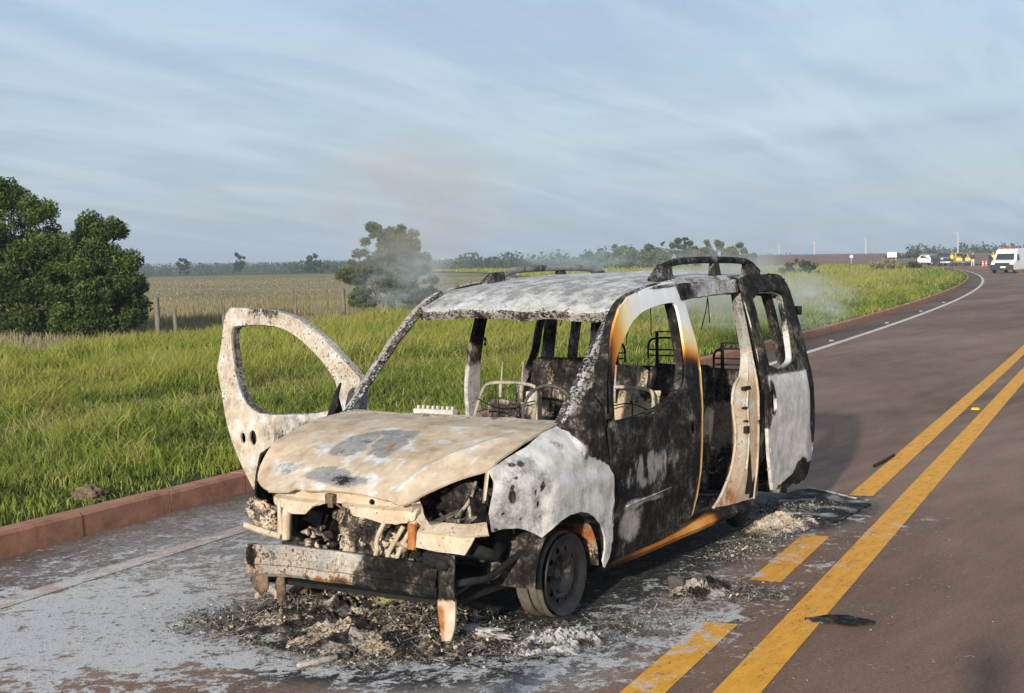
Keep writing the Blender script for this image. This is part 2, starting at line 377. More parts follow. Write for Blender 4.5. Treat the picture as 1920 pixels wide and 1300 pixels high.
M_DRY = leafy('dry_stalks', [(0, (.125, .122, .058)), (.4, (.195, .172, .092)), (1, (.275, .235, .135))], .2)
M_LEAF = leafy('tree_leaves', [(0, (.014, .026, .007)), (.35, (.040, .070, .015)), (.65, (.090, .135, .026)), (1, (.18, .22, .045))], .32, .55)
M_LEAF2 = leafy('shrub_leaves', [(0, (.050, .072, .034)), (.5, (.125, .165, .072)), (1, (.22, .26, .12))], .38, .6)
M_LEAFB = leafy('far_leaves', [(0, (.018, .030, .015)), (.5, (.040, .060, .028)), (1, (.080, .098, .045))], .2, .7)
M_VWHITE = plain('white_vehicle_paint', (.78, .78, .77), .35, .05, 3, 0, 0, .5)
M_VYELLOW = plain('yellow_vehicle_paint', (.68, .43, .03), .45, .12, 3, 0, 0, .5)
M_VDARK = plain('dark_vehicle_paint', (.03, .032, .036), .35, .2, 3, 0, 0, .5)
M_VSILVER = plain('silver_vehicle_paint', (.42, .43, .45), .35, .08, 3, 0, .3, .5)
M_GLASS = plain('vehicle_glass', (.03, .04, .045), .08, .1, 3, 0, 0, .6)
M_TYRE = plain('tyre_rubber', (.018, .018, .018), .85, .3, 20, .3)
M_RED = plain('red_beacon', (.55, .03, .03), .3, .1, 5, 0)
M_ORANGE = plain('cone_orange', (.75, .14, .03), .6, .1, 5, 0)
M_LAMP = plain('lamp_glass', (.6, .6, .58), .15, .1, 5, 0)
M_SKIN = plain('skin', (.35, .20, .14), .6, .1, 10, 0)
M_NAVY = plain('blue_cloth', (.05, .08, .19), .9, .2, 20, .2)
M_BLACKCLOTH = plain('black_cloth', (.022, .022, .026), .9, .3, 20, .2)
M_PALECLOTH = plain('pale_cloth', (.55, .54, .50), .9, .1, 20, .2)
M_YCLOTH = plain('yellow_cloth', (.75, .55, .05), .8, .1, 20, .2)

# ------------------------------------------------------------------ road frame: s runs along the road away from the camera, t to the right
RA = R(8.98); E_ = np.array([-math.cos(RA), -math.sin(RA)]); N_ = np.array([-math.sin(RA), math.cos(RA)])
def bend(s):                 # the road leaves its straight line to the left far off
    u = max(0.0, s-18.0); w = max(0.0, s-150.0); return -0.00060*u*u-0.0012*w*w
def st(s, t, z=0.0):
    h = 0.5; k = math.atan((bend(s+h)-bend(s-h))/(2*h)); b = bend(s)
    p = E_*(s-t*math.sin(k))+N_*(b+t*math.cos(k)); return (p[0], p[1], z)
def pos_at(px, d):           # ground spot at distance d in the direction of photo column px
    v = _d+(px-960)/FPX*_r; v = v[:2]/np.linalg.norm(v[:2]); return CAM[:2]+v*d
def in_view(P, mx=.12, my=.15):
    V = np.asarray(P)-CAM; z = V @ _d; x = FPX*(V @ _r)/np.maximum(z, .1)/960; y = FPX*(V @ _u)/np.maximum(z, .1)/650
    return (z > .5) & (np.abs(x) < 1+mx) & (np.abs(y) < 1+my)

def ash_masks(P):            # where the fire left ash, soot and flakes
    P = np.asarray(P); x, y = P[:, 0], P[:, 1]; s = P[:, :2] @ E_; t = P[:, :2] @ N_
    z0 = np.zeros(len(P)); Q = np.stack([x, y, z0], 1)
    film = .90*blob(Q, (-1.5, -2.0, 0), (2.7, 1.30, 1), 3)+.34*blob(Q, (.9, -1.0, 0), (.9, 1.0, 1), 3)+.70*blob(Q, (.1, 1.10, 0), (1.4, .42, 1), 3)+.6*blob(Q, (1.0, .5, 0), (.75, .8, 1), 3)+.35*blob(Q, (-2.2, .95, 0), (1.3, .25, 1), 3)
    soot = 1.15*blob(Q, (-1.5, 0, 0), (2.9, .98, 1), 4)+1.0*blob(Q, (.75, .0, 0), (.55, .8, 1), 3)+.55*blob(Q, (.35, 1.15, 0), (.9, .42, 1), 2)+.75*blob(Q, (-3.6, .75, 0), (1.0, .5, 1), 3)+.45*blob(Q, (1.15, .55, 0), (.45, .55, 1), 2)
    flake = 1.0*blob(Q, (1.05, -.8, 0), (.95, .85, 1), 2)+.5*blob(Q, (.6, -1.9, 0), (1.3, .9, 1), 2)+.35*blob(Q, (-2.0, -2.2, 0), (2.5, .8, 1), 2)+.8*blob(Q, (-.1, 1.2, 0), (1.2, .5, 1), 2)+.6*blob(Q, (1.7, -1.3, 0), (1.0, .8, 1), 2)+.7*blob(Q, (1.0, .4, 0), (.5, .7, 1), 2)+.35*blob(Q, (-2.8, 1.0, 0), (1.6, .6, 1), 2)
    film *= (sst(t, -3.3, -2.9)*.5+.5)*(1-.45*np.exp(-((t+2.235)/.09)**2)); soot = soot*(1-.8*sst(t, 1.36, 1.42)*(s > .9)*(s < 2.7))
    return np.stack([np.clip(film, 0, 1.2), np.clip(soot, 0, 1.2), np.clip(flake, 0, 1.1)], 1)
def ribbon(name, s_list, t_list, z, mat, kind='structure', ash=True, parent=None):
    V = [st(s, t, z) for s in s_list for t in t_list]; k = len(t_list)
    F = np.array([(i*k+j, i*k+j+1, (i+1)*k+j+1, (i+1)*k+j) for i in range(len(s_list)-1) for j in range(k-1)], np.int32)[:, ::-1]
    me = fast_mesh(name, V, F, True); o = link(name, me, mat, parent)
    if ash: set_attr(me, 'ash', ash_masks(np.array(V)))
    if kind: tag(o, kind=kind)
    return o
S_NEAR = list(np.arange(-9, 9, .07)); S_FAR = list(np.arange(9, 60, 1.5))+list(np.arange(60, 330, 4))
# base terrain: one sheet to the horizon, dipping gently past the fields
def terrain_z(d): return -0.02-7.0*sst(d, 210, 520)
rings = [0.0, 4, 8, 16, 30, 50, 80, 120, 170, 210, 250, 300, 360, 440, 520, 700, 1000, 1500, 2500, 4500, 9000]
V = [(0, 0, terrain_z(0))]; F = []; NS = 72
for r in rings[1:]:
    for k in range(NS):
        a = 2*math.pi*k/NS; V.append((r*math.cos(a), r*math.sin(a), terrain_z(r)))
for k in range(NS): F.append((0, 1+k, 1+(k+1) % NS))
for i in range(len(rings)-2):
    for k in range(NS):
        a = 1+i*NS; F.append((a+k, a+NS+k, a+NS+(k+1) % NS, a+(k+1) % NS))
tag(link('ground', py_mesh('ground', V, F), M_FARGREEN), kind='structure')
road = ribbon('road', S_NEAR+S_FAR, [-2.235]+list(np.arange(-2.19, 3.0, .07))+[3.0, 5.4, 9.0], 0.0, M_ROAD)
ribbon('road_shoulder', S_NEAR[::3]+S_FAR, list(np.linspace(-3.12, -2.237, 11)), -0.001, M_SHOULDER)
ribbon('roadside_earth', S_NEAR[::20]+S_FAR, [9.004, 11, 18], -.004, M_SOIL, ash=False)
def line(name, s_list, t0, t1, mat, label): 
    return ribbon(name, s_list, list(np.linspace(t0, t1, 5)), .004, mat)
line('centre_line', list(np.arange(-9, 9, .05))+S_FAR, 1.785, 1.975, M_YELLOW, '')
line('centre_line', list(np.arange(-9, .12, .05)), 1.42, 1.60, M_YELLOW, '')
line('centre_line', list(np.arange(1.12, 2.62, .05)), 1.41, 1.59, M_YELLOW, '')
line('centre_line', list(np.arange(4.28, 9, .05))+S_FAR, 1.41, 1.59, M_YELLOW, '')
M_DUSTY = paint_line_material('dusty_edge_paint', (.36, .235, .165), (.56, .41, .32), .44)
line('edge_line', list(np.arange(-9, 4.9, .05)), -2.31, -2.16, M_DUSTY, '')
line('edge_line', list(np.arange(4.85, 9, .05))+S_FAR[:int(len(S_FAR)*.86)], -2.31, -2.16, M_WHITE, '')
# verge, field and far fields
ribbon('verge', list(np.arange(-14, 60, 2))+list(np.arange(60, 260, 4)), [-16.9, -12, -8, -5, -3.27], .13, M_SOIL, ash=False)
V = []; F = []
for i_, s_ in enumerate(np.arange(50, 234, 4)):
    for k_ in range(5): V.append(st(s_, -16.9-(max(.05, .33*s_-15.5))*k_/4, .125))
    if i_: F += [((i_-1)*5+k_, (i_-1)*5+k_+1, i_*5+k_+1, i_*5+k_) for k_ in range(4)]
tag(link('grass_island', py_mesh('grass_island', V, F), M_FARGREEN), kind='structure')
def sheet(name, pts, z, mat):
    V = [(p[0], p[1], z) for p in pts]; return tag(link(name, py_mesh(name, V, [tuple(range(len(V)))], False), mat), kind='structure')
fa = [st(-20, -16.9), st(48, -16.9), tuple(pos_at(905, 120)), tuple(pos_at(1080, 185)), tuple(pos_at(900, 190)), tuple(pos_at(640, 192)), tuple(pos_at(300, 188)), tuple(pos_at(-200, 186)), tuple(pos_at(-500, 60))]
sheet('dry_field', [p[:2] for p in fa], .06, M_FIELD)
pf_ = [(*pos_at(px, d_), z_) for d_, z_ in ((238, -.3), (330, .7), (450, 1.45), (640, 1.75), (760, 1.0)) for px in (1385, 1500, 1620, 1760, 1860, 1960)]
tag(link('ploughed_field', py_mesh('ploughed_field', pf_, [(r_*6+k_, r_*6+k_+1, r_*6+k_+7, r_*6+k_+6) for r_ in range(4) for k_ in range(5)]), M_PLOUGH), kind='structure')
# kerb: real blocks with joints, 1 m long, up to where they blur together
kerb = empty('kerb', st(0, -3.2), 0.0, kind='structure')
def kerb_block(s0, s1, i):
    a = Acc(); jt = lambda q: (random.random()-.5)*q
    h = .155+jt(.014); w = .155
    P = []
    for s in (s0+.006, s1-.006):
        for t, z in ((-3.12, -.03), (-3.135, h-.02), (-3.155, h), (-3.12-w, h), (-3.12-w, -.03)):
            p = np.array(st(s, t+jt(.006), z)); p[:2] -= np.array(st(0, -3.2))[:2]; P.append(p)
    F = [(k, k+5, (k+1) % 5+5, (k+1) % 5) for k in range(5)]+[(0, 1, 2, 3, 4), (9, 8, 7, 6, 5)]
    a.add(P, F); return a.build('kerb_stone', M_KERB, kerb)
s = -6.0; i = 0
while s < 70: kerb_block(s, s+1.0, i); s += 1.0; i += 1
a = Acc()
for s0 in np.arange(70, 236, 2.0):
    P = [st(q, t, z) for q in (s0, s0+1.98) for t, z in ((-3.12, -.03), (-3.14, .15), (-3.275, .15), (-3.275, -.03))]
    off = np.array(st(0, -3.2)); P = [np.array(p)-off for p in P]
    a.add(P, [(k, k+4, (k+1) % 4+4, (k+1) % 4) for k in range(4)])
tag(a.build('kerb_run', M_KERB, kerb), kind='stuff')

# ================================================================== the burnt van
van = empty('burnt_van', (0, 0, 0), label='burnt-out white multi-purpose van with charred cabin standing on the road', cat='van')
def S_side(x, z):            # outer skin: half width at height z, pinched at nose and tail
    y = np.interp(z, [.15, .25, .5, .8, .95, 1.05, 1.35, 1.6, 1.70], [.79, .805, .835, .85, .845, .83, .765, .705, .66])
    return y-np.interp(x, [-3.45, -3.3, -3.0], [.10, .04, 0.0])
_FX = [-.33, -.2, -.12, -.05, .1, .3, .45, .575, .7, .85]; _FZ = [1.35, 1.2, 1.06, .995, .97, .93, .885, .845, .80, .77]
def S_fender(x, z):
    m = .85-np.interp(x, [.25, .45, .575, .7, .85], [0, .04, .10, .17, .30]); t = np.interp(x, _FX, _FZ)
    k = np.clip((z-(t-.2))/.2, 0, 1.3)**2.2; lo = np.interp(z, [.2, .5, .8], [.045, .015, 0])
    fl = .026*sst(-(z-.02*math.sin(x*3)), -.765, -.715)*sst(x, .40, .22)      # wheel-arch flare with its ledge
    return m-lo-(m-min(.70, m-.01))*k+fl
def left(x, z): return (x, S_side(x, z), z)
def right(x, z): return (x, -S_side(x, z), z)
nz = vnoise

# --- bonnet -------------------------------------------------------
def hood_z(x, y):
    z = np.interp(x, [-.14, -.12, .1, .3, .5, .65, .74, .80, .84], [.99, .992, .975, .935, .878, .812, .765, .728, .68])
    ay = abs(y); z -= .045*(ay/.45)**2*sst(x, .45, .82)*(1 if ay < .6 else 1)
    z += .014*math.exp(-((ay-np.interp(x, [.267, .347, .487, .6, .717, .802], [.575, .532, .437, .356, .313, .295]))/.03)**2)*sst(x, .1, .35)      # the two creases that run back from the lamps
    z += .0025*mnoise.noise(Vector((x*6, y*6, 1.3)))+.003*mnoise.noise(Vector((x*2.2, y*2.2, 4.3)))
    return z
hl = [(-.12, .66), (-.09, .695), (.1, .712), (.27, .716), (.445, .705), (.548, .688), (.575, .635), (.603, .578), (.666, .497), (.735, .428), (.785, .402), (.815, .36), (.820, .30), (.812, .26), (.806, 0)]
hr = [(x, -y) for x, y in hl[::-1] if y > 0]
hr = [(.806, -.26), (.803, -.40), (.785, -.48), (.745, -.57), (.69, -.645), (.60, -.69), (.445, -.705), (.27, -.716), (.1, -.712), (-.09, -.695), (-.12, -.66)]
def poly_mask(P2, poly, soft):     # 1 inside the outline, fading over soft
    A = np.array(poly); inside = np.array([in_poly(p, poly) for p in P2]); d = np.full(len(P2), 9.0)
    for a_, b_ in zip(A, np.roll(A, -1, 0)):
        t = np.clip(((P2-a_) @ (b_-a_))/((b_-a_) @ (b_-a_)), 0, 1); d = np.minimum(d, np.linalg.norm(P2-(a_+t[:, None]*(b_-a_)), axis=1))
    sd_ = np.where(inside, d, -d); return sst(sd_, -soft, soft) if soft > 0 else np.exp(-((sd_+.5*abs(soft))/abs(soft))**2)
def paint_hood(P):
    x, y = P[:, 0], P[:, 1]; n = nz(P, 3.1, 5); n2 = nz(P, 9, 2); n3 = nz(P, 22, 7)
    Q = P[:, :2]+np.stack([n2, nz(P, 9, 8)], 1)*.022+np.stack([n3, -n3], 1)*.008
    A_ = [(.54, -.285), (.43, -.30), (.33, -.27), (.25, -.21), (.205, .03), (.30, .08), (.41, .095), (.564, .08), (.55, -.02), (.525, -.087), (.568, -.155)]
    B_ = [(.722, -.31), (.655, -.27), (.64, -.18), (.665, -.10), (.74, .125), (.785, -.02), (.765, -.17)]
    C_ = [(.65, -.57), (.60, -.51), (.625, -.43), (.66, -.39), (.69, -.44), (.68, -.52)]
    split = np.exp(-((Q[:, 1]+.11-.35*(Q[:, 0]-.4)+.05*n2)/.018)**2)          # pale vein through the large patch
    d1 = poly_mask(Q, A_, .018)*(1-.75*split); d2 = poly_mask(Q, B_, .022); d3 = poly_mask(Q, C_, .02)
    h1 = poly_mask(Q, A_, -.034)+poly_mask(Q, B_, -.030)+.9*poly_mask(Q, C_, -.025); grey = np.clip(d1+d2+.9*d3, 0, 1)
    ov = blob(Q, (.13, .23), (.035, .075), 3)+blob(Q, (.143, .545), (.03, .06), 3)+.9*blob(Q, (.345, .29), (.03, .10), 3)+.8*blob(Q, (.30, .45), (.03, .05), 3)+.7*blob(Q, (.11, -.34), (.03, .16), 2)+.8*blob(Q, (.50, -.36), (.10, .06), 2)+.6*blob(Q, (.45, .22), (.02, .12), 2)
    cr = np.exp(-((y-np.interp(x, [.267, .347, .487, .6, .717, .802], [.575, .532, .437, .356, .313, .295]))/.012)**2)*sst(x, .2, .35)
    swirl = sst(np.abs(np.sin(7*x+4*y+6*n+1.5*n2)), .955, 1.0)*.62*sst(n2, -.35, .2)
    return dict(tan=1.15-grey*1.3, white=np.clip(.62*np.clip(h1, 0, 1)*(1-.5*grey)*(.75+.9*n2+.5*n)+.80*ov+.80*cr+1.25*swirl+.10*n2-.05-.30*d1-.1*d2+.45*d3, 0, 1),
                rust=.72*blob(Q, (.43, .02), (.09, .03), 2)*d1+.30*blob(Q, (.45, -.27), (.05, .08), 2)*d1+.33*blob(Q, (.60, -.62), (.28, .10), 2)+.30*blob(Q, (.76, -.42), (.06, .14), 2)+.10*sst(n, .1, .5), char=np.clip(.34*d1+.25*n3*d1+.52*blob(Q, (.74, -.04), (.035, .10), 2)*d2+.16*d2, 0, 1), speck=.04+.25*d2)
hood = panel('bonnet', smooth_loop(hl+hr, 1), [], lambda x, y: (x, y, hood_z(x, y)), .022, .012, M_BURN, van, paint_hood, -1)
tag(hood, label='tan scorched bonnet with grey burn patches')

# --- front wings ---------------------------------------------------
fo = [(-.07, .994), (-.012, .978), (.10, .962), (.27, .918), (.445, .876), (.585, .838), (.578, .78), (.604, .697), (.615, .634), (.598, .548), (.545, .556), (.47, .552), (.42, .535), (.366, .513), (.32, .487),
      (.285, .508), (.24, .535), (.19, .552), (.10, .566), (.0, .562), (-.09, .545), (-.16, .515), (-.235, .462), (-.285, .39), (-.297, .32), (-.285, .262), (-.312, .225), (-.352, .27), (-.377, .363), (-.366, .536), (-.342, .765), (-.31, .90), (-.289, .97), (-.245, 1.07), (-.222, 1.14), (-.20, 1.13), (-.128, 1.035)]
def paint_wing(P):
    x, z = P[:, 0], P[:, 2]; Q = P[:, [0, 2]]; n2 = nz(P, 8, 4)
    thr = np.interp(z, [.74, .79, .83, .87, .95, .99, 1.05], [-.37, -.26, -.13, -.095, -.075, -.03, .1])      # soot creeping down from the pillar
    edge = sst(thr-x+n2*.035+.03*nz(P, 20, 3), -.035, .03); up = edge
    spots = np.zeros(len(P)); ring = np.zeros(len(P))
    for c, r in (((.394, .845), (.035, .02)), ((.455, .852), (.02, .018)), ((.50, .70), (.028, .045)), ((.47, .79), (.012, .012)), ((.49, .75), (.012, .016)), ((.335, .73), (.016, .02)), ((.375, .715), (.012, .02)), ((.31, .74), (.016, .022)), ((.36, .66), (.008, .02)), ((.35, .60), (.010, .02)), ((.47, .60), (.010, .02)), ((.58, .56), (.03, .012)), ((-.09, .83), (.02, .015)), ((.09, .90), (.010, .008)), ((.55, .63), (.015, .008))):
        spots = np.maximum(spots, blob(Q+n2[:, None]*.012, c, (r[0]*.95+.001, r[1]*.95+.001), 4)); ring = np.maximum(ring, blob(Q, c, (r[0]*2.4+.01, r[1]*2.4+.01), 3))
    ridge_light = np.exp(-((z-(.745-.35*np.clip(x-.05, 0, 1)))/.022)**2)*sst(x, .36, .22)  # light caught by the up-facing arch ledge, painted in as extra white
    smear = blob(Q, (-.02, .62), (.035, .09), 3)*.35+blob(Q, (.18, .63), (.10, .07), 2)*.2
    return dict(char=np.clip(np.maximum(edge, up)*1.05+spots*.78+.16*ring*nz(P, 24, 2), 0, 1.1), white=.70+.3*ridge_light+.16*n2-.3*spots-.5*smear-.34*ring*(1-spots)-.22*sst(z, .72, .60)*sst(n2, -.3, .3), tan=.32*smear+.25*blob(Q, (.35, .55), (.35, .06), 2)+.1, speck=.02)
for sgn in (1, -1):
    f = panel('front_wing', fo, [], lambda x, z: (x, sgn*S_fender(x, z), z), .018, .010, M_BURN, van, paint_wing if sgn > 0 else (lambda P: dict(char=.95)), 0, .005)
    tag(f, label='ash-white front wing with soot spots' if sgn > 0 else 'blackened front wing on the kerb side')

# --- windscreen pillars, roof rails of the body, posts ------------------
def paint_pillar(P):
    n = nz(P, 11, 3); z = P[:, 2]; return dict(char=.30+.4*n, white=.45+.5*n, tan=.25, speck=.55)
def paint_inner(P):
    n = nz(P, 5, 6); return dict(char=.62+.35*n, white=.15, tan=.12, speck=.3)
W = [(-.06, .70, .965), (-.117, .693, .994), (-.28, .684, 1.13), (-.44, .674, 1.27), (-.60, .664, 1.40), (-.745, .653, 1.515), (-.86, .648, 1.582), (-1.02, .645, 1.635)]
Dd = [(-.30, .835, .93), (-.335, .835, .985), (-.40, .808, 1.16), (-.47, .785, 1.265), (-.56, .752, 1.395), (-.715, .715, 1.545), (-.85, .698, 1.61), (-1.03, .69, 1.645)]
Wi = [(x+.012, y-.035, z-.02) for x, y, z in W]
for sgn in (1, -1):
    mir = lambda L: [(x, sgn*y, z) for x, y, z in L]
    def pp(P, s=sgn):
        ay = np.abs(P[:, 1]); n = nz(P, 13, 2); n2 = nz(P, 5, 8)
        wz = np.interp(P[:, 2], [.99, 1.27, 1.515, 1.64], [.693, .674, .653, .645]); f = (ay-wz)/.11
        if s > 0:
            mid = np.exp(-((f-.42)/.22)**2)*sst(P[:, 2], 1.42, 1.2)
            return dict(char=np.clip(.98*sst(f+n*.12, .30, .50)-.75*mid*(.6+.6*n2)+.28*n, 0, 1), tan=.55*mid, rust=.35*mid*sst(n2, 0, .4), white=.58*sst(f, .35, .1)+.3*n, speck=.75)
        return dict(char=.15+.25*n, white=.35+.5*n, tan=.45, speck=.5)
    strip('windscreen_pillar', mir(W), mir(Dd if sgn > 0 else [tuple(np.array(a_)+(np.array(b_)-np.array(a_))*(.30 if i_ > 1 else .75)) for i_, (a_, b_) in enumerate(zip(W, Dd))]), 8, .03 if sgn > 0 else .02, M_BURN, van, pp, 60, .006)
    strip('windscreen_flange', mir(W), mir(Wi), 3, .012, M_BURN, van, lambda P: dict(char=.35+.5*nz(P, 20, 1), white=.6, speck=.9, tan=.3), 60, .008)
    strip('roof_side_rail', mir([(-.98, .69, 1.632), (-1.3, .695, 1.66), (-1.7, .692, 1.672), (-2.3, .69, 1.678), (-3.0, .685, 1.678), (-3.28, .67, 1.66)]),
          mir([(-.98, .645, 1.632), (-1.3, .648, 1.685), (-1.7, .648, 1.70), (-2.3, .648, 1.706), (-3.0, .645, 1.70), (-3.28, .635, 1.675)]), 3, .012, M_BURN, van, lambda P: dict(char=.42+.5*nz(P, 7, 2), white=.55, speck=.5), 60, .006)
    strip('roof_side_rail', mir([(-1.50, .69, 1.668), (-1.9, .69, 1.672), (-2.33, .688, 1.675)]), mir([(-1.50, .712, 1.575), (-1.9, .712, 1.592), (-2.33, .708, 1.60)]), 4, .05, M_BURN, van,
          lambda P: dict(char=np.clip(.42+.55*nz(P, 4, 9)+.5*sst(P[:, 0], -1.75, -1.55), 0, 1), white=.55, speck=.3), 30, .006)
    # B post behind the front door
    sB = .0 if sgn < 0 else .07
    nB = .45 if sgn > 0 else .68
    Bf = [(-1.53, .705, 1.60), (-1.52, .745, 1.45), (-1.50, .80, 1.2), (-1.52, .838, .95), (-1.57, .842, .75), (-1.53, .82, .40), (-1.50, .80, .27)]
    Bb = [(-1.66, .70, 1.60), (-1.66, .735, 1.45), (-1.67, .79, 1.2), (-1.72, .828, .95), (-1.76, .835, .75), (-1.70, .815, .40), (-1.66, .79, .27)]
    sh = lambda L, d: [(x, y-d, z) for x, y, z in L]
    strip('door_post', mir(sh(Bf, .02+sB)), mir([(x*nB+f_[0]*(1-nB), y-.02-sB, z) for (x, y, z), f_ in zip(Bb, Bf)]), 5, .05 if sgn > 0 else .03, M_BURN, van, (lambda P: dict(char=.80*sst(P[:, 2], 1.05, 1.35)+.15+.4*nz(P, 6, 4), tan=.3, white=.5*sst(P[:, 2], 1.3, 1.1), speck=.2)) if sgn < 0 else dict(char=1.0), 50, .005)

def paint_cpost(P):
    n = nz(P, 9, 3); z = P[:, 2]
    return dict(char=np.clip(.12+.38*n+.30*sst(z, 1.25, 1.55), 0, .7), tan=.62*sst(z, 1.35, .95)+.30, white=.30+.4*n, speck=.22+.20*sst(z, 1.1, 1.4), rust=.20+.40*nz(P, 5, 1)+.14*sst(z, 1.0, .6))
Ci = [(-2.40, .635, 1.64), (-2.405, .652, 1.577), (-2.396, .679, 1.458), (-2.381, .703, 1.356), (-2.354, .733, 1.222), (-2.303, .754, 1.124), (-2.233, .769, 1.062), (-2.14, .775, 1.02), (-2.09, .786, .908), (-2.14, .788, .769), (-2.155, .783, .667), (-2.112, .775, .505), (-2.049, .766, .429), (-1.95, .765, .345), (-1.85, .765, .30)]
Cm = [(-2.41, .677, 1.655), (-2.385, .706, 1.595), (-2.376, .739, 1.459), (-2.370, .771, 1.324), (-2.366, .80, 1.189), (-2.365, .822, 1.088), (-2.367, .834, 1.02), (-2.36, .845, .95), (-2.355, .847, .886), (-2.353, .848, .751), (-2.362, .841, .613), (-2.365, .832, .475), (-2.368, .82, .40), (-2.37, .81, .335), (-2.372, .805, .285)]
Cf = [tuple(np.array(a_)*.55+np.array(b_)*.45+np.array([.018, .012, 0])) for a_, b_ in zip(Ci, Cm)]
Cb = [(x-.10-.10*max(0, .8-z), y-.006, z) for x, y, z in Cm]
for sgn in (1, -1):
    mir = lambda L: [(x, sgn*y, z) for x, y, z in L]
    pc = paint_cpost if sgn > 0 else (lambda P: dict(char=np.clip(.55+.45*nz(P, 4, 4)+.3*sst(P[:, 2], 1.2, 1.5), 0, 1), white=.1, tan=.15, speck=.2))
    if sgn > 0:
        strip('door_post', mir(Cf), mir(Cm), 6, .012, M_BURN, van, pc, 70, .007)
        strip('door_post', mir(Ci), mir(Cf), 5, .012, M_BURN, van, pc, 70, .008)
        g = lambda L, d: [(x, y+d, z) for x, y, z in L]
        strip('door_post', mir(g(Cm, -.028)), mir(g(Cb, -.028)), 5, .014, M_BURN, van, pc, 70, .009)
        # ribs and lips pressed into the jamb
        a = Acc()
        a.tube([(x+.006, y+.004, z) for x, y, z in smooth_line(Ci[6:], 2)], .010, 8); a.tube([(x-.003, y+.006, z) for x, y, z in smooth_line(Cm[1:], 2)], .009, 8); a.tube([(x-.02, y+.012, z) for x, y, z in smooth_line(Cf[7:12], 2)], .007, 8); a.tube([(x, y+.004, z) for x, y, z in smooth_line(Cf[1:7], 2)], .006, 8)
        o = a.build('post_rib', M_BURN, van, True); paint_mesh(o.data, pc)
        a = Acc()
        ff_ = np.array(Cf)[::-1]
        for zc, w, h in ((1.005, .10, .022), (.745, .045, .045), (.885, .05, .012), (.80, .03, .012)): a.box((np.interp(zc, ff_[:, 2], ff_[:, 0])+.012, np.interp(zc, ff_[:, 2], ff_[:, 1])+.008, zc), (w, .025, h))
        a.add([(-2.27, .835, .62), (-2.24, .812, .33), (-2.33, .825, .33), (-2.27, .83, .60), (-2.25, .80, .33), (-2.34, .81, .33)], [(0, 1, 2), (3, 5, 4), (0, 3, 4, 1), (1, 4, 5, 2), (2, 5, 3, 0)])
        a.build('post_slot', M_CHAR, van, bevel=.004)
    else:
        strip('door_post', mir(Cf), mir(Cm), 5, .05, M_BURN, van, pc, 50, .006)
    # slim posts of the rear side window and the tail
    for xa, xb, zb in ((-2.45, -2.56, .95), (-2.83, -2.91, .95)):
        strip('window_post', mir([(xa+.03, .69, 1.64), (xa, .74, 1.43), (xa-.04, .805, 1.1), (xa-.04, .83, zb)]), mir([(xb+.03, .69, 1.64), (xb, .74, 1.43), (xb-.04, .805, 1.1), (xb-.04, .83, zb)]), 3, .04, M_BURN, van, paint_inner if sgn < 0 else (lambda P: dict(char=.80+.5*nz(P, 9, 1), white=.4, speck=.3)), 30, .004)
    strip('tail_post', mir([(-3.10, .68, 1.66), (-3.15, .75, 1.42), (-3.19, .80, 1.15), (-3.20, .84, .9), (-3.15, .84, .6)]), mir([(-3.30, .62, 1.64), (-3.37, .69, 1.42), (-3.42, .75, 1.15), (-3.45, .785, .9), (-3.44, .79, .6)]), 6, .05, M_BURN, van,
          lambda P: dict(char=np.clip(.45+.6*nz(P, 6, 7), 0, 1), white=.35, tan=.25, rust=.35*sst(nz(P, 3, 2), 0, .4), speck=.4), 40, .006)
    # rear quarter of the body below the window, and the sill
    q = [(-2.36, .98), (-3.2, .98), (-3.44, .92), (-3.44, .42), (-3.30, .30), (-3.02, .30), (-2.97, .42), (-2.86, .53), (-2.72, .58), (-2.58, .575), (-2.44, .52), (-2.34, .42), (-2.30, .30), (-2.36, .30)]
    panel('rear_quarter', q, [], (lambda x, z: (x, S_side(x, z)-.012, z)) if sgn > 0 else (lambda x, z: (x, -S_side(x, z)+.012, z)), .04, .03, M_BURN, van, lambda P: dict(char=np.clip(.85+.5*nz(P, 4, 3), 0, 1), tan=.3, rust=.2, white=.1))
    a = Acc()
    prof = [(.80, .19), (.815, .215), (.80, .25), (.74, .27), (.68, .24), (.70, .18)]
    xs = np.linspace(-.36, -2.42, 42); Vv = []; n = len(prof)
    for x in xs:
        for y, z in prof: Vv.append((x, sgn*(y+.003*mnoise.noise(Vector((x*4, y*9, z*9)))), z+.012*(x+.36)*-.6*0+.004*mnoise.noise(Vector((x*5, 1, z)))+.028*sst(-x, .4, 2.4)))
    a.add(Vv, [(i*n+k, i*n+(k+1) % n, (i+1)*n+(k+1) % n, (i+1)*n+k) for i in range(len(xs)-1) for k in range(n)])
    o = a.build('sill', M_BURN, van, True, split=40)
    paint_mesh(o.data, (lambda P: dict(paint=np.clip(np.interp(P[:, 0], [-2.4, -1.9, -1.75, -1.45, -1.2, -.8, -.4], [.0, .08, .37, .43, .34, .30, .14])*sst(np.abs(P[:, 1]), .72, .79)+.06*nz(P, 9, 1)*(P[:, 0] > -1.9), 0, 1), char=1.0)) if sgn > 0 else dict(char=1.0))

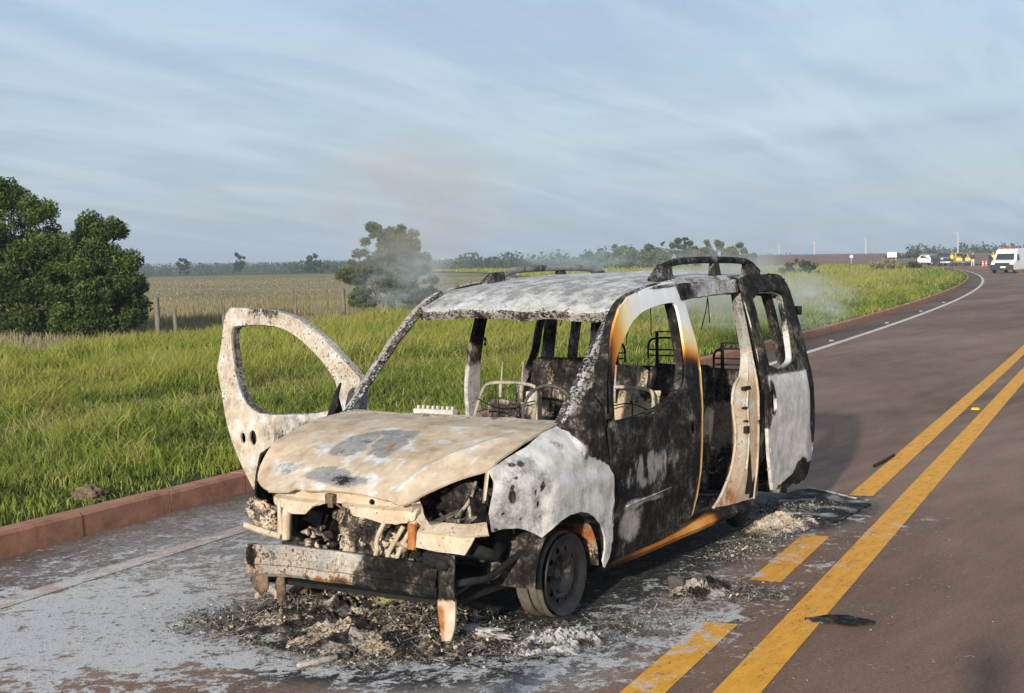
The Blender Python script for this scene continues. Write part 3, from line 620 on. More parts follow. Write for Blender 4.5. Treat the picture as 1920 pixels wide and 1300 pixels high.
# --- roof ------------------------------------------------------------
def roof_z(x, y):
    z = np.interp(x, [-3.30, -3.1, -2.3, -1.7, -1.3, -1.0, -.8, -.68], [1.672, 1.72, 1.742, 1.735, 1.705, 1.655, 1.592, 1.535])
    z -= .048*(abs(y)/.648)**2.2
    v = Vector((x*1.6, y*5.0, 2.0))
    return z+.013*mnoise.noise(v)+.007*mnoise.noise(Vector((x*5, y*9, 7)))-.018*math.exp(-((x+1.9)/.5)**2-((y+.1)/.4)**2)
fr = [(-.765-.0*y, y) for y in ()]
ro = [(-.69, 0), (-.70, -.22), (-.72, -.42), (-.75, -.58), (-.80, -.645), (-1.5, -.65), (-2.4, -.65), (-3.2, -.64), (-3.30, -.55), (-3.31, 0), (-3.30, .55), (-3.2, .64), (-2.4, .65), (-1.5, .65), (-.80, .645), (-.75, .58), (-.72, .42), (-.70, .22)]
def paint_roof(P):
    n = nz(P*np.array([1, 3.2, 1]), 3, 1); n2 = nz(P*np.array([1, 2.5, 1]), 9, 5); fr_ = sst(P[:, 0], -.80, -.72)
    return dict(char=np.clip(.17+.22*n+.08*n2-.12*fr_, 0, .6), white=np.clip(.46+.35*n2+.28*fr_+.2*sst(P[:, 0], -1.5, -1.9), 0, 1), tan=.14*fr_+.22, speck=.08+.30*fr_)
panel('roof', ro, [], lambda x, y: (x, y, roof_z(x, y)), .032, .010, M_BURN, van, paint_roof, 0)
def hdr(dx, dz): return [(x-dx-.02*(abs(y)/.645)**2, y, roof_z(x-.0, y)+dz) for y in np.linspace(-.65, .65, 27) for x in (-.69-.075*(abs(y)/.65)**2.4,)]
strip('windscreen_header', hdr(-.004, -.004), hdr(.03, -.045), 4, .018, M_BURN, van, lambda P: dict(char=np.clip(.30+.6*nz(P, 9, 3), 0, 1), white=.5+.3*nz(P, 14, 1), tan=.4, speck=.7), 70, .006)
strip('tailgate_header', [(-3.30, y, roof_z(-3.28, y)-.01) for y in np.linspace(-.62, .62, 15)], [(-3.34, y, roof_z(-3.28, y)-.10) for y in np.linspace(-.62, .62, 15)], 4, .04, M_BURN, van, paint_inner, 40, .004)
for xx in (-1.55, -2.35): 
    a = Acc(); a.tube([(xx, y, roof_z(xx, y)-.035) for y in np.linspace(-.64, .64, 15)], .022, 6, 1.6); o = a.build('roof_bow', M_BURN, van, True); paint_mesh(o.data, dict(char=.85))
# headliner wires hanging from the roof
a = Acc()
for x0, y0, L, dx in ((-2.0, -.35, .32, .05), (-2.3, .1, .42, -.06), (-2.7, .35, .38, .1), (-2.75, .30, .34, -.1), (-1.4, -.3, .16, -.05), (-2.6, -.2, .5, .02)):
    a.tube(smooth_line([(x0, y0, roof_z(x0, y0)-.02), (x0+dx*.3, y0+.02, roof_z(x0, y0)-L*.5), (x0+dx, y0, roof_z(x0, y0)-L)], 2), .0035, 5)
a.build('hanging_wire', M_CHAR, van, True)

# --- roof rack bars -----------------------------------------------------
for sgn, zt, xs_ in ((1, 1.805, (-1.44, -1.57, -1.74, -2.03, -2.35, -2.78, -2.92, -3.03)), (-1, 1.762, (-1.36, -1.57, -1.73, -2.03, -2.35, -2.75, -2.90, -3.0))):
    y = .565*sgn; zs = [-.115, -.035, -.004, .004, .004, -.004, -.03, -.085]
    pts = smooth_line([(x, y, zt+dz) for x, dz in zip(xs_, zs)], 2); k = len(pts)
    rr = [.030+.012*(1-min(1, 3.2*min(i, k-1-i)/k)) for i in range(k)]
    a = Acc(); a.tube(pts, np.array(rr)*.72, 10, 1.0, up=(0, 1, 0)); o = a.build('roof_rack_bar', M_BURN, van, True); paint_mesh(o.data, (lambda P: dict(char=np.clip(.72+.5*nz(P, 7, 2), 0, 1), white=.2)) if sgn > 0 else (lambda P: dict(char=.38+.4*nz(P, 6, 1), white=.15)))
    # feet: flared front foot, block in the middle, rear foot
    for x0, x1, w in ((xs_[0]-.0, xs_[0]-.17, .055), (-2.29, -2.37, .03), (xs_[-1]+.16, xs_[-1]+.01, .05)):
        a = Acc(); zr = roof_z((x0+x1)/2, y)-.012; ztop = zt-.012; xm = (x0+x1)/2
        V = [(x0, y-w, zr), (x0, y+w, zr), (x1-.02, y+w, zr), (x1-.02, y-w, zr)]
        tx0, tx1 = (x0-.10, x1-.06) if w > .052 else ((x0, x1) if w < .04 else (x0+.05, x0-.04))
        V += [(tx0, y-.018, ztop-.004), (tx0, y+.018, ztop-.004), (tx1, y+.018, ztop), (tx1, y-.018, ztop)]
        a.add(V, [(0, 1, 2, 3), (4, 7, 6, 5), (0, 4, 5, 1), (1, 5, 6, 2), (2, 6, 7, 3), (3, 7, 4, 0)])
        o2 = a.build('rack_foot', M_BURN, o, bevel=.006); paint_mesh(o2.data, dict(char=.62, white=.15))

# --- front doors -----------------------------------------------------------
door_o = [(-.375, .957), (-.40, 1.10), (-.462, 1.253), (-.54, 1.389), (-.62, 1.478), (-.71, 1.553), (-.85, 1.612), (-1.081, 1.65), (-1.309, 1.675), (-1.47, 1.684), (-1.52, 1.675), (-1.548, 1.64), (-1.558, 1.554), (-1.568, 1.443), (-1.585, 1.301), (-1.567, 1.146), (-1.525, .963), (-1.508, .838),
          (-1.507, .681), (-1.497, .556), (-1.475, .432), (-1.43, .335), (-1.36, .287), (-1.25, .265), (-.948, .245), (-.55, .232), (-.43, .228), (-.388, .25), (-.385, .392), (-.365, .679), (-.352, .85)]
door_w = smooth_loop([(-.415, .968), (-.425, 1.062), (-.495, 1.223), (-.60, 1.335), (-.764, 1.443), (-.888, 1.500), (-1.075, 1.545), (-1.289, 1.562), (-1.40, 1.566), (-1.435, 1.54), (-1.44, 1.47), (-1.427, 1.403), (-1.395, 1.22), (-1.345, 1.117), (-1.23, 1.040), (-.985, .985), (-.717, .966), (-.50, .963)], 1)
handle = [(-1.385+.035*math.cos(t), .845+.040*math.sin(t)) for t in np.linspace(0, 2*math.pi, 12, endpoint=False)]
hole2 = [(-1.46+.020*math.cos(t), .842+.022*math.sin(t)) for t in np.linspace(0, 2*math.pi, 10, endpoint=False)]
def edge_x(z): return np.interp(z, [.28, .32, .43, .56, .68, .84, .96, 1.15, 1.3], [-1.34, -1.43, -1.478, -1.50, -1.508, -1.508, -1.523, -1.567, -1.585])
def paint_door_left(P):
    x, z = P[:, 0], P[:, 2]; n = nz(P, 6, 2); n2 = .6*nz(P*np.array([1, 1, .35]), 13, 6)+.5*nz(P*np.array([1, 1, .4]), 33, 2); Q = P[:, [0, 2]]
    up = sst(z, 1.16, 1.22)
    pf = np.interp(x+.03*n+.10*(z-1.45), [-1.05, -.86, -.74, -.66, -.59, -.53, -.48], [.92, .70, .56, .46, .38, .26, .0])
    pr_ = np.interp(z+.03*n-.25*(x+1.5), [1.10, 1.22, 1.30, 1.40, 1.47], [0.0, .25, .50, .66, .92])
    p = np.where(x > -1.25, pf, np.minimum(pr_, .95))*up
    xe = edge_x(z); p = np.maximum(p, .56*sst(x, xe+.042+.015*n, xe+.012)*sst(z, 1.32, 1.2)*(1-.9*sst(-z, -.33, -.28)))
    low = blob(Q, (-.62, .40), (.15, .12), 4)*.85+blob(Q, (-.84, .68), (.42, .11), 4)*(.62+.9*n2)+blob(Q, (-.78, .515), (.30, .022), 3)*.6+blob(Q, (-.95, .46), (.10, .06), 3)*.4+blob(Q, (-.45, .80), (.06, .09), 2)*.35
    return dict(paint=p, char=np.clip(1.0-.88*low+.10*n, .12, 1), tan=.45*low, white=.16*low)
def paint_door_right(P, X, Z):
    n = nz(np.stack([X, Z*0, Z], 1), 7, 3); n2 = nz(np.stack([X, Z*0, Z], 1), 18, 9)
    frame = sst(Z, 1.0, 1.1); Q = np.stack([X, Z], 1)
    return dict(char=np.clip(.30*frame+.22*n+.5*blob(Q, (-.85, .86), (.42, .085), 4)+.35*blob(Q, (-1.0, 1.63), (.35, .05), 2), 0, .8), tan=.62-.3*sst(X, -1.3, -.7)*(1-frame), white=.38+.25*n2, speck=.10+.26*frame, rust=.08+.3*sst(n, .2, .6))
HX, HY, OPEN, DROOP = -.385, -.835, R(85), R(6.5)
def swing(x, y, z):
    dy = -y-HY; c, s = math.cos(OPEN), math.sin(OPEN); dist, dz = HX-x, z-1.1      # swung open, then sagging on its hinges
    dx = -(dist*math.cos(DROOP)+dz*math.sin(DROOP)); z = 1.1+dz*math.cos(DROOP)-dist*math.sin(DROOP)
    return (HX+dx*c-dy*s, HY+dx*s+dy*c, z)
door_l = panel('front_door', door_o, [door_w, handle], left, .022, .016, M_BURN, van, paint_door_left, 0, .005)
tag(door_l, label='charred driver door with white and orange-scorched window frame')
slot = [(-.60, 1.02), (-.64, 1.05), (-.66, 1.03), (-.62, 1.0)]
door_wr = smooth_loop([(-.50, .995), (-.535, 1.128), (-.60, 1.207), (-.695, 1.295), (-.84, 1.406), (-.99, 1.485), (-1.12, 1.522), (-1.30, 1.548), (-1.455, 1.552), (-1.478, 1.53), (-1.474, 1.46), (-1.414, 1.259), (-1.358, 1.125), (-1.28, 1.04), (-1.154, .985), (-.9, .972), (-.62, .968)], 1)
hole_a = [(-1.245+.032*math.cos(t), .853+.046*math.sin(t)) for t in np.linspace(0, 2*math.pi, 14, endpoint=False)]
hole_b = [(-1.335+.024*math.cos(t), .855+.034*math.sin(t)) for t in np.linspace(0, 2*math.pi, 12, endpoint=False)]
slot = [(-.475, 1.085), (-.53, 1.10), (-.535, 1.125), (-.48, 1.11)]
door_or = [(-.352, .95), (-.335, 1.06), (-.355, 1.15), (-.49, 1.262), (-.60, 1.355), (-.70, 1.428), (-.86, 1.525), (-.98, 1.578), (-1.18, 1.628), (-1.40, 1.655)]+door_o[10:15]+[(-1.53, 1.146), (-1.475, .963), (-1.435, .838), (-1.375, .681), (-1.315, .556), (-1.245, .45), (-1.16, .37), (-1.05, .31), (-.92, .27)]+door_o[25:]
door_r = panel('front_door', door_or, [door_wr, hole_a, hole_b], lambda x, z: swing(x, S_side(x, z), z), .022, .014, M_BURN, van, None, 0, .006)
tag(door_r, label='ash-cream passenger door hanging wide open')
P = co_of(door_r.data); d_ = (P[:, :2]-np.array([HX, HY])) @ np.array([-math.cos(OPEN), -math.sin(OPEN)]); z_ = P[:, 2]-1.1
pd = paint_door_right(P, HX-(d_*math.cos(DROOP)-z_*math.sin(DROOP)), 1.1+z_*math.cos(DROOP)+d_*math.sin(DROOP)); paint_mesh(door_r.data, pd)
for side, mp, par, pn, dw, do_ in ((1, lambda x, z, d: (x, S_side(x, z)-d, z), door_l, dict(char=.9), door_w, door_o), (-1, lambda x, z, d: swing(x, S_side(x, z)-d, z), door_r, dict(char=.35, tan=.3, white=.5, speck=.5), door_wr, door_or)):
    # inner door frame: a lip round the window, and the inner skin
    lip = [mp(x, z, .012) for x, z in dw]; lip.append(lip[0]); li2 = [mp(x, z, .058) for x, z in dw]; li2.append(li2[0])
    o = strip('window_channel', lip, li2, 2, .008, M_BURN, par, None, 110); paint_mesh(o.data, dict(char=.92) if side > 0 else dict(char=.55, white=.4, speck=.5))
    edge = [mp(x, z, .006) for x, z in do_]; edge.append(edge[0]); ed2 = [mp(x, z, .05) for x, z in do_]; ed2.append(ed2[0])
    o = strip('door_edge', edge, ed2, 2, .006, M_BURN, par, None, 140); paint_mesh(o.data, (lambda P: dict(paint=.5*sst(P[:, 0], -1.40, -1.46)*sst(P[:, 2], 1.3, 1.2), char=.95)) if side > 0 else dict(char=.3, tan=.3, white=.5, speck=.5))
    inner = [(x, z) for x, z in door_o if z < 1.02]+[(-.40, .93)]
    inner = [(-.40, .93), (-1.50, .95), (-1.49, .68), (-1.46, .44), (-1.36, .31), (-.95, .27), (-.42, .25), (-.40, .68)] if side > 0 else [(-.40, .93), (-1.44, .93), (-1.34, .64), (-1.20, .43), (-.92, .30), (-.42, .25), (-.40, .68)]
    o = panel('inner_skin', inner, [handle if side < 0 else []][:0], lambda x, z: mp(x, z, .055), .06, .01, M_BURN, par, dict(char=.9))
    # charred handle socket
    a = Acc(); hx, hz = (-1.385, .845) if side > 0 else (-1.25, .85)
    for k in range(3): a.box(mp(hx+.012*(k-1), hz+.02*(1-k), .03), (.022, .02, .03))
    a.build('handle_socket', M_CHAR, par, bevel=.004)
a = Acc(); a.tube([left(x, z)[:1]+(left(x, z)[1]+.004, z) for x, z in zip(np.linspace(-.55, -1.10, 12), np.linspace(.508, .538, 12))], .007, 6)
o = a.build('door_moulding', M_BURN, door_l, True); paint_mesh(o.data, dict(char=.25, white=.4, tan=.2))
# melted rubber along the wing gap, mirror foot
a = Acc(); a.tube(smooth_line([left(-.39, .26), left(-.392, .5), left(-.37, .8), left(-.345, .95)], 2), .012, 6); a.build('door_seal', M_CHAR, van, True)
a = Acc(); a.box((-.14, .80, .86), (.05, .02, .018)); a.build('wing_slot', M_CHAR, van, bevel=.003)
a = Acc()
for (x, z) in ((-.355, 1.01), (-.36, .93)): a.box((x, .842, z), (.035, .025, .03))
a.build('hinge', M_CHAR, van, bevel=.005)

# --- sliding door, pushed back along the rear quarter ------------------------
so = [(-2.262, 1.655), (-2.30, 1.688), (-2.40, 1.70), (-2.90, 1.706), (-2.99, 1.69), (-3.05, 1.63), (-3.08, 1.52), (-3.10, 1.38), (-3.14, 1.15), (-3.17, .95), (-3.19, .75), (-3.20, .58), (-3.17, .46), (-3.11, .36), (-3.02, .325), (-2.46, .335), (-2.40, .42), (-2.335, .554), (-2.29, .763), (-2.292, 1.046), (-2.31, 1.295), (-2.285, 1.531)]
sw = smooth_loop([(-2.375, 1.595), (-2.92, 1.592), (-2.945, 1.50), (-2.90, 1.25), (-2.86, 1.10), (-2.41, 1.105), (-2.405, 1.223), (-2.39, 1.426)], 1)
sh = [(-2.40+.045*math.cos(t)+.01*math.sin(3*t), .915+.085*math.sin(t)) for t in np.linspace(0, 2*math.pi, 10, endpoint=False)]
def slide(x, z): return (x, S_side(x, z)+.075, z)
def paint_slide(P):
    x, z = P[:, 0], P[:, 2]; n = nz(P, 5, 3); n2 = nz(P, 12, 5); Q = P[:, [0, 2]]
    fr_ = sst(z, 1.03, 1.10); rim = sst(x, -3.02+.05*n-.1*sst(z, .8, .5), -3.06-.1*sst(z, .8, .5))*sst(z, .52, .60)
    frontrim = sst(x, -2.36-.03*n, -2.32)*sst(z, .70, .8); hs = blob(Q, (-2.39, .93), (.055, .12), 3)
    arch = blob(Q+n[:, None]*.02, (-2.93, .40), (.13, .10), 5)*1.0+sst(-z-.25*(x+2.46)*-1, -.395, -.36)*.0
    low = sst(.315+.33*np.clip(-2.46-x, 0, .42)+.02*n-z, -.01, .02)
    inner = blob(Q, (-3.09, .74), (.035, .03), 4)
    char = np.maximum.reduce([fr_*(.80+.25*n), rim, frontrim, hs*1.1, arch, low, inner*.9])
    return dict(char=np.clip(char, 0, 1), white=np.clip(.80+.2*n2-.45*fr_, 0, 1), tan=.35*fr_*sst(x, -2.8, -3.0), rust=.8*fr_*sst(x, -2.92, -3.02)*sst(n, -.3, .1), speck=.04)
sl = panel('sliding_door', so, [sw, sh], slide, .024, .022, M_BURN, van, paint_slide, -1, .006)
tag(sl, label='ash-white sliding door pushed back with burnt black window frame')
lip = [(x, S_side(x, z)+.07, z) for x, z in sw]; lip.append(lip[0]); l2 = [(x, S_side(x, z)+.03, z) for x, z in sw]; l2.append(l2[0])
o = strip('window_channel', lip, l2, 2, .012, M_BURN, sl, None, 90); paint_mesh(o.data, lambda P: dict(char=.35+.5*nz(P, 6, 2), white=.6, speck=.3))
for z0, z1 in ((.585, .60), (.515, .535)):
    a = Acc(); a.tube([(x, slide(x, z)[1]+.003, z) for x, z in zip(np.linspace(-2.36, -3.02, 14), np.linspace(z0, z1, 14))], .006, 6)
    o = a.build('door_moulding', M_BURN, sl, True); paint_mesh(o.data, dict(char=.05, white=.6))
a = Acc(); a.box((-2.41, .905, .92), (.05, .02, .11)); a.build('handle_socket', M_CHAR, sl, bevel=.006)
# tail lamp bracket and hinge left on the tail post
a = Acc(); a.tube(smooth_line([(-3.36, .76, 1.22), (-3.40, .775, 1.12), (-3.40, .79, 1.02), (-3.30, .835, 1.0)], 1), .022, 6, .6); a.box((-3.36, .735, 1.45), (.05, .04, .06)); a.build('lamp_bracket', M_CHAR, van, True)

# --- front end -----------------------------------------------------------------
def paint_cream(P):
    n = nz(P, 8, 2); n2 = nz(P, 20, 4); return dict(tan=1.1, char=np.clip(.10+.42*n, 0, .6), white=.18+.4*n2, rust=.14+.3*nz(P, 4, 8), speck=.25)
# upper cross panel under the bonnet lip with its ragged lower edge
cp = [(-.50, .706), (.0, .71), (.22, .695), (.30, .675), (.385, .70), (.40, .64), (.385, .60), (.33, .585), (.22, .578), (.12, .595), (.05, .60), (.02, .635), (-.06, .648), (-.16, .645), (-.21, .625), (-.26, .585), (-.36, .575), (-.42, .60), (-.48, .61), (-.50, .64)]
def cross(y, z): 
    x = .745-.05*(y/.5)**2+.022*(1 if z < .645 else 0)+.014*sst(z, .66, .62); return (x, y, z)
cph = [(.135+.018*math.cos(t), .668+.018*math.sin(t)) for t in np.linspace(0, 2*math.pi, 10, endpoint=False)]
tag(panel('cross_panel', cp, [cph], cross, .014, .014, M_BURN, van, paint_cream, 0, .004), label='cream scorched cross panel under the bonnet lip')
a = Acc(); a.box((.77, -.10, .672), (.03, .05, .05)); a.box((.785, -.09, .66), (.012, .03, .06)); a.tube([(.78, -.06, .65), (.785, -.01, .628)], .006, 5); a.build('bonnet_latch', M_BROWN, van, bevel=.004)
# right lamp mount: crumpled bracket and post
a = Acc()
for k, (c, r) in enumerate((((.70, -.60, .55), (.035, .075, .05)), ((.73, -.55, .51), (.03, .06, .035)), ((.69, -.66, .57), (.03, .03, .05)))): a.lump(c, r, k, .5, 4, 3.0)
o = a.build('lamp_mount', M_BURN, van, True); paint_mesh(o.data, lambda P: dict(tan=.9, char=np.clip(.34+.7*nz(P, 14, 2), 0, .9), white=.15+.4*nz(P, 20, 1), rust=.3, speck=.5))
for pts, w, pr_ in (([(.745, -.445, .635), (.755, -.44, .55), (.755, -.435, .465)], .022, 0), ([(.735, -.395, .62), (.75, -.40, .55), (.752, -.40, .44)], .030, 1), ([(.75, -.68, .49), (.77, -.56, .475), (.765, -.43, .455)], .018, 0)):
    a = Acc(); a.tube(smooth_line(pts, 2), w, 6, .6); o = a.build('front_post', M_BURN, van, True); paint_mesh(o.data, paint_cream)
# left lamp mount: cream shelf and rust-orange upright
A1 = [(.66, .37, .575), (.655, .50, .575), (.64, .62, .582), (.61, .705, .59)]; B1 = [(.735, .385, .540), (.73, .50, .533), (.71, .62, .535), (.655, .745, .545)]; C1 = [(.745, .385, .470), (.74, .50, .460), (.72, .60, .452), (.715, .645, .450)]
strip('lamp_shelf', A1, B1, 5, .012, M_BURN, van, paint_cream, 34, .008); strip('lamp_shelf', B1[:3]+[(.69, .69, .54)], C1, 6, .012, M_BURN, van, paint_cream, 34, .007)
strip('lamp_upright', [(.725, .335, .60), (.75, .35, .56), (.75, .352, .46)], [(.735, .385, .60), (.755, .395, .56), (.755, .39, .462)], 3, .014, M_BURN, van, lambda P: dict(tan=.8, rust=.95*sst(P[:, 2], .60, .56), white=.1), 20, .003)
strip('lamp_flange', [(.79, .40, .685), (.75, .375, .655), (.74, .37, .62), (.735, .40, .585), (.715, .435, .555), (.70, .43, .53)], [(.76, .43, .69), (.70, .40, .66), (.69, .395, .62), (.69, .42, .585), (.68, .45, .555), (.67, .45, .53)], 3, .008, M_BURN, van, paint_cream, 34, .003)
strip('lamp_flange', [(.585, .70, .835), (.60, .70, .78), (.62, .70, .70)], [(.545, .665, .83), (.56, .665, .77), (.585, .67, .68)], 3, .01, M_BURN, van, paint_cream, 20, .003)
# bumper beam: bent channel section
def beam_x(y): return .905-.09*(y/.62)**2
prof = [(-.045, .072), (-.008, .076), (.004, .062), (.0, .02), (.012, .012), (.012, -.012), (.0, -.02), (.004, -.060), (-.008, -.074), (-.045, -.070)]
ys = np.linspace(-.615, .565, 60); V = []; n = len(prof)
for y in ys:
    for dx, dz in prof:
        k = mnoise.noise(Vector((y*6, dz*20, 3)))*.008+mnoise.noise(Vector((y*2.1, 0, 8)))*.012; V.append((beam_x(y)+dx+k, y, .366-.036*(y/.6)**2+dz*(1+.05*mnoise.noise(Vector((y*4, 0, 1))))+k))
a = Acc(); a.add(V, [(i*n+k, i*n+k+1, (i+1)*n+k+1, (i+1)*n+k) for i in range(len(ys)-1) for k in range(n-1)])
beam = a.build('bumper_beam', M_BURN, van, True); 
def paint_beam(P):
    y, z = P[:, 1], P[:, 2]; n = nz(P, 7, 2); n2 = nz(P, 18, 3)
    return dict(char=np.clip(1.05*sst(y+.06*n, .14, .26)+.40*n+.22+.55*blob(P[:, 1:], (-.57, .35), (.045, .05), 3), 0, 1), tan=.42+.3*n, rust=np.clip(.36+.5*n2, 0, 1)*sst(-z, -.36, -.30)*sst(y, .2, 0)+.25*sst(n, .1, .4), white=.04+.35*n2, speck=.5*sst(y, .2, 0))
paint_mesh(beam.data, paint_beam); solid(beam, .008)
tag(beam, label='bent bumper beam, tan and rusty with one charred black end')
# bracket dangling from the beam's end to the ground
A2 = [(.86, .60, .47), (.855, .60, .40), (.845, .595, .30), (.85, .575, .24), (.835, .595, .13), (.83, .60, .07)]; B2 = [(.84, .67, .475), (.83, .67, .40), (.83, .665, .30), (.825, .665, .24), (.82, .662, .13), (.825, .645, .075)]
tag(strip('dangling_bracket', A2, B2, 4, .02, M_BURN, van, lambda P: dict(char=np.clip(.80*sst(P[:, 2], .22, .29)-.3*sst(nz(P, 6, 3), 0, .4), 0, 1), tan=.8, rust=.5*sst(-P[:, 1], -.635, -.60)*sst(P[:, 2], .27, .22)+.15, white=.3), 34, .010), label='charred and rust-orange bracket hanging to the ground')
a = Acc(); a.lump((.84, .56, .445), (.05, .06, .03), 4, .35, 3); a.lump((.86, .62, .43), (.03, .035, .03), 9, .2, 2); a.build('melted_plastic', M_CHAR, van, True)
# inside the engine bay
a = Acc()
a.box((.05, 0, .66), (.03, 1.36, .62)); a.box((.22, .60, .58), (.32, .02, .34)); a.box((.26, -.60, .58), (.40, .02, .34)); a.box((.3, 0, .22), (.9, 1.2, .02)); a.box((.45, -.66, .62), (.02, .16, .34)); a.box((.22, .64, .60), (.02, .13, .40))
o = a.build('engine_bay', M_CHAR, van)
a = Acc()
a.lump((.60, .02, .44), (.12, .17, .16), 2, .30, 4, 3.0); a.lump((.55, .27, .42), (.12, .12, .14), 6, .35, 4, 3.4); a.lump((.40, .0, .52), (.22, .30, .18), 3, .2, 4); a.box((.42, .15, .66), (.20, .30, .06)); a.lump((.45, .48, .66), (.10, .12, .09), 5, .3, 3); a.lump((.50, .60, .60), (.07, .07, .10), 8, .35, 3)
for k in range(5): a.lathe([(.0, -.02), (.045, -.02), (.05, 0), (.045, .02), (0, .02)], (.62+.02*(k % 2), -.06+.09*k, .36+.03*(k % 3)), 'x', 14)
o = a.build('engine', M_BURN, van, True, split=45); paint_mesh(o.data, lambda P: dict(char=np.clip(.55+.8*nz(P, 8, 3)+.32*sst(P[:, 1], .33, .44), 0, 1), tan=.75, white=.12+.5*nz(P, 16, 5), rust=.2, speck=.6))
tag(o, label='burnt brown engine remains behind the bumper beam')
pipes = [[(.735, .215, .60), (.75, .175, .52), (.76, .165, .48), (.78, .185, .44), (.77, .15, .38)], [(.72, .30, .56), (.75, .255, .47), (.77, .235, .42), (.775, .24, .36)], [(.70, .345, .57), (.75, .30, .46), (.78, .285, .38)], [(.50, .45, .74), (.53, .55, .68), (.56, .58, .58)], [(.48, .56, .76), (.55, .575, .68), (.60, .52, .60)], [(.55, .40, .60), (.62, .48, .585), (.66, .58, .60)]]
for k, p in enumerate(pipes):
    a = Acc(); a.tube(smooth_line(p, 2), .012 if k < 3 else .009, 7); o = a.build('engine_pipe', M_BURN, van, True); paint_mesh(o.data, dict(tan=.8, char=.15, white=.3, rust=.3) if k < 3 else dict(char=.5, tan=.5, rust=.3))
a = Acc()
for k in range(70): 
    y = -.36+.74*RNG.random(); z = .30+.2*RNG.random(); x = .60+.14*RNG.random(); a.lump((x, y, z), (.012+.022*RNG.random(), .012+.025*RNG.random(), .010+.022*RNG.random()), k, .6, 2)
o = tag(a.build('burnt_clinker', M_BURN, van, True), kind='stuff'); paint_mesh(o.data, lambda P: dict(char=np.clip(.45+.8*nz(P, 11, 3), 0, 1), tan=.7, white=.3))
for (x0, y0), (x1, y1), w in (((.70, .42), (.30, .52), .03), ((.62, .53), (.36, .60), .035)):
    strip('torn_bracket', [(x0, y0, .575), ((x0+x1)/2, y0+.03, .62), (x1, y1, .68)], [(x0-.02, y0+w*2, .585), ((x0+x1)/2-.01, y0+.03+w*2, .64), (x1, y1+w*2, .70)], 2, .008, M_BURN, van, dict(char=.5, tan=.4, white=.3), 20, .01)
a = Acc(); a.box((.50, .44, .795), (.05, .06, .07)); o = a.build('bonnet_hinge', M_ASHGREY, van, bevel=.005)
# hanging struts and chassis legs below the beam
for c, r in (((.84, -.50, .23), (.02, .05, .06)), ((.78, -.42, .20), (.02, .025, .09))): 
    a = Acc(); a.lump(c, r, 2, .25, 3); a.build('torn_strut', M_BROWN, van, True)
a = Acc(); a.tube([(.80, .63, .33), (.55, .66, .31), (.30, .68, .38), (.22, .70, .42)], .018, 7); a.tube([(.60, .62, .46), (.45, .64, .40), (.35, .62, .44)], .032, 7); a.build('chassis_leg', M_CHAR, van, True)
a = Acc(); a.tube([(.78, -.55, .33), (.45, -.55, .33), (.0, -.55, .30), (-.6, -.5, .24)], .045, 7); a.build('chassis_leg', M_IRON, van, True)
# wheel-arch liners
for sgn in (1, -1):
    for xc, top in ((.01, .55), (-2.66, .55)):
        a = Acc(); k = 22; A_ = []; 
        V = []; 
        for yy in (.80, .50): 
            for t in np.linspace(0, math.pi, k): V.append((xc+.325*math.cos(t), sgn*yy, .23+.325*math.sin(t)))
        F = [(i, i+1, k+i+1, k+i) for i in range(k-1)]; b0 = len(V)
        V.append((xc, sgn*.50, .23)); F += [(k+i, k+i+1, b0) for i in range(k-1)]
        a.add(V, F); o = a.build('arch_liner', M_BURN, van, True, split=50); paint_mesh(o.data, lambda P: dict(char=np.clip(.80+.5*nz(P, 6, 3)-.6*blob(P, (-.25, .66, .40), (.06, .2, .13), 2), 0, 1), tan=.9, rust=.9*blob(P, (-.25, .66, .38), (.08, .3, .16), 2)))

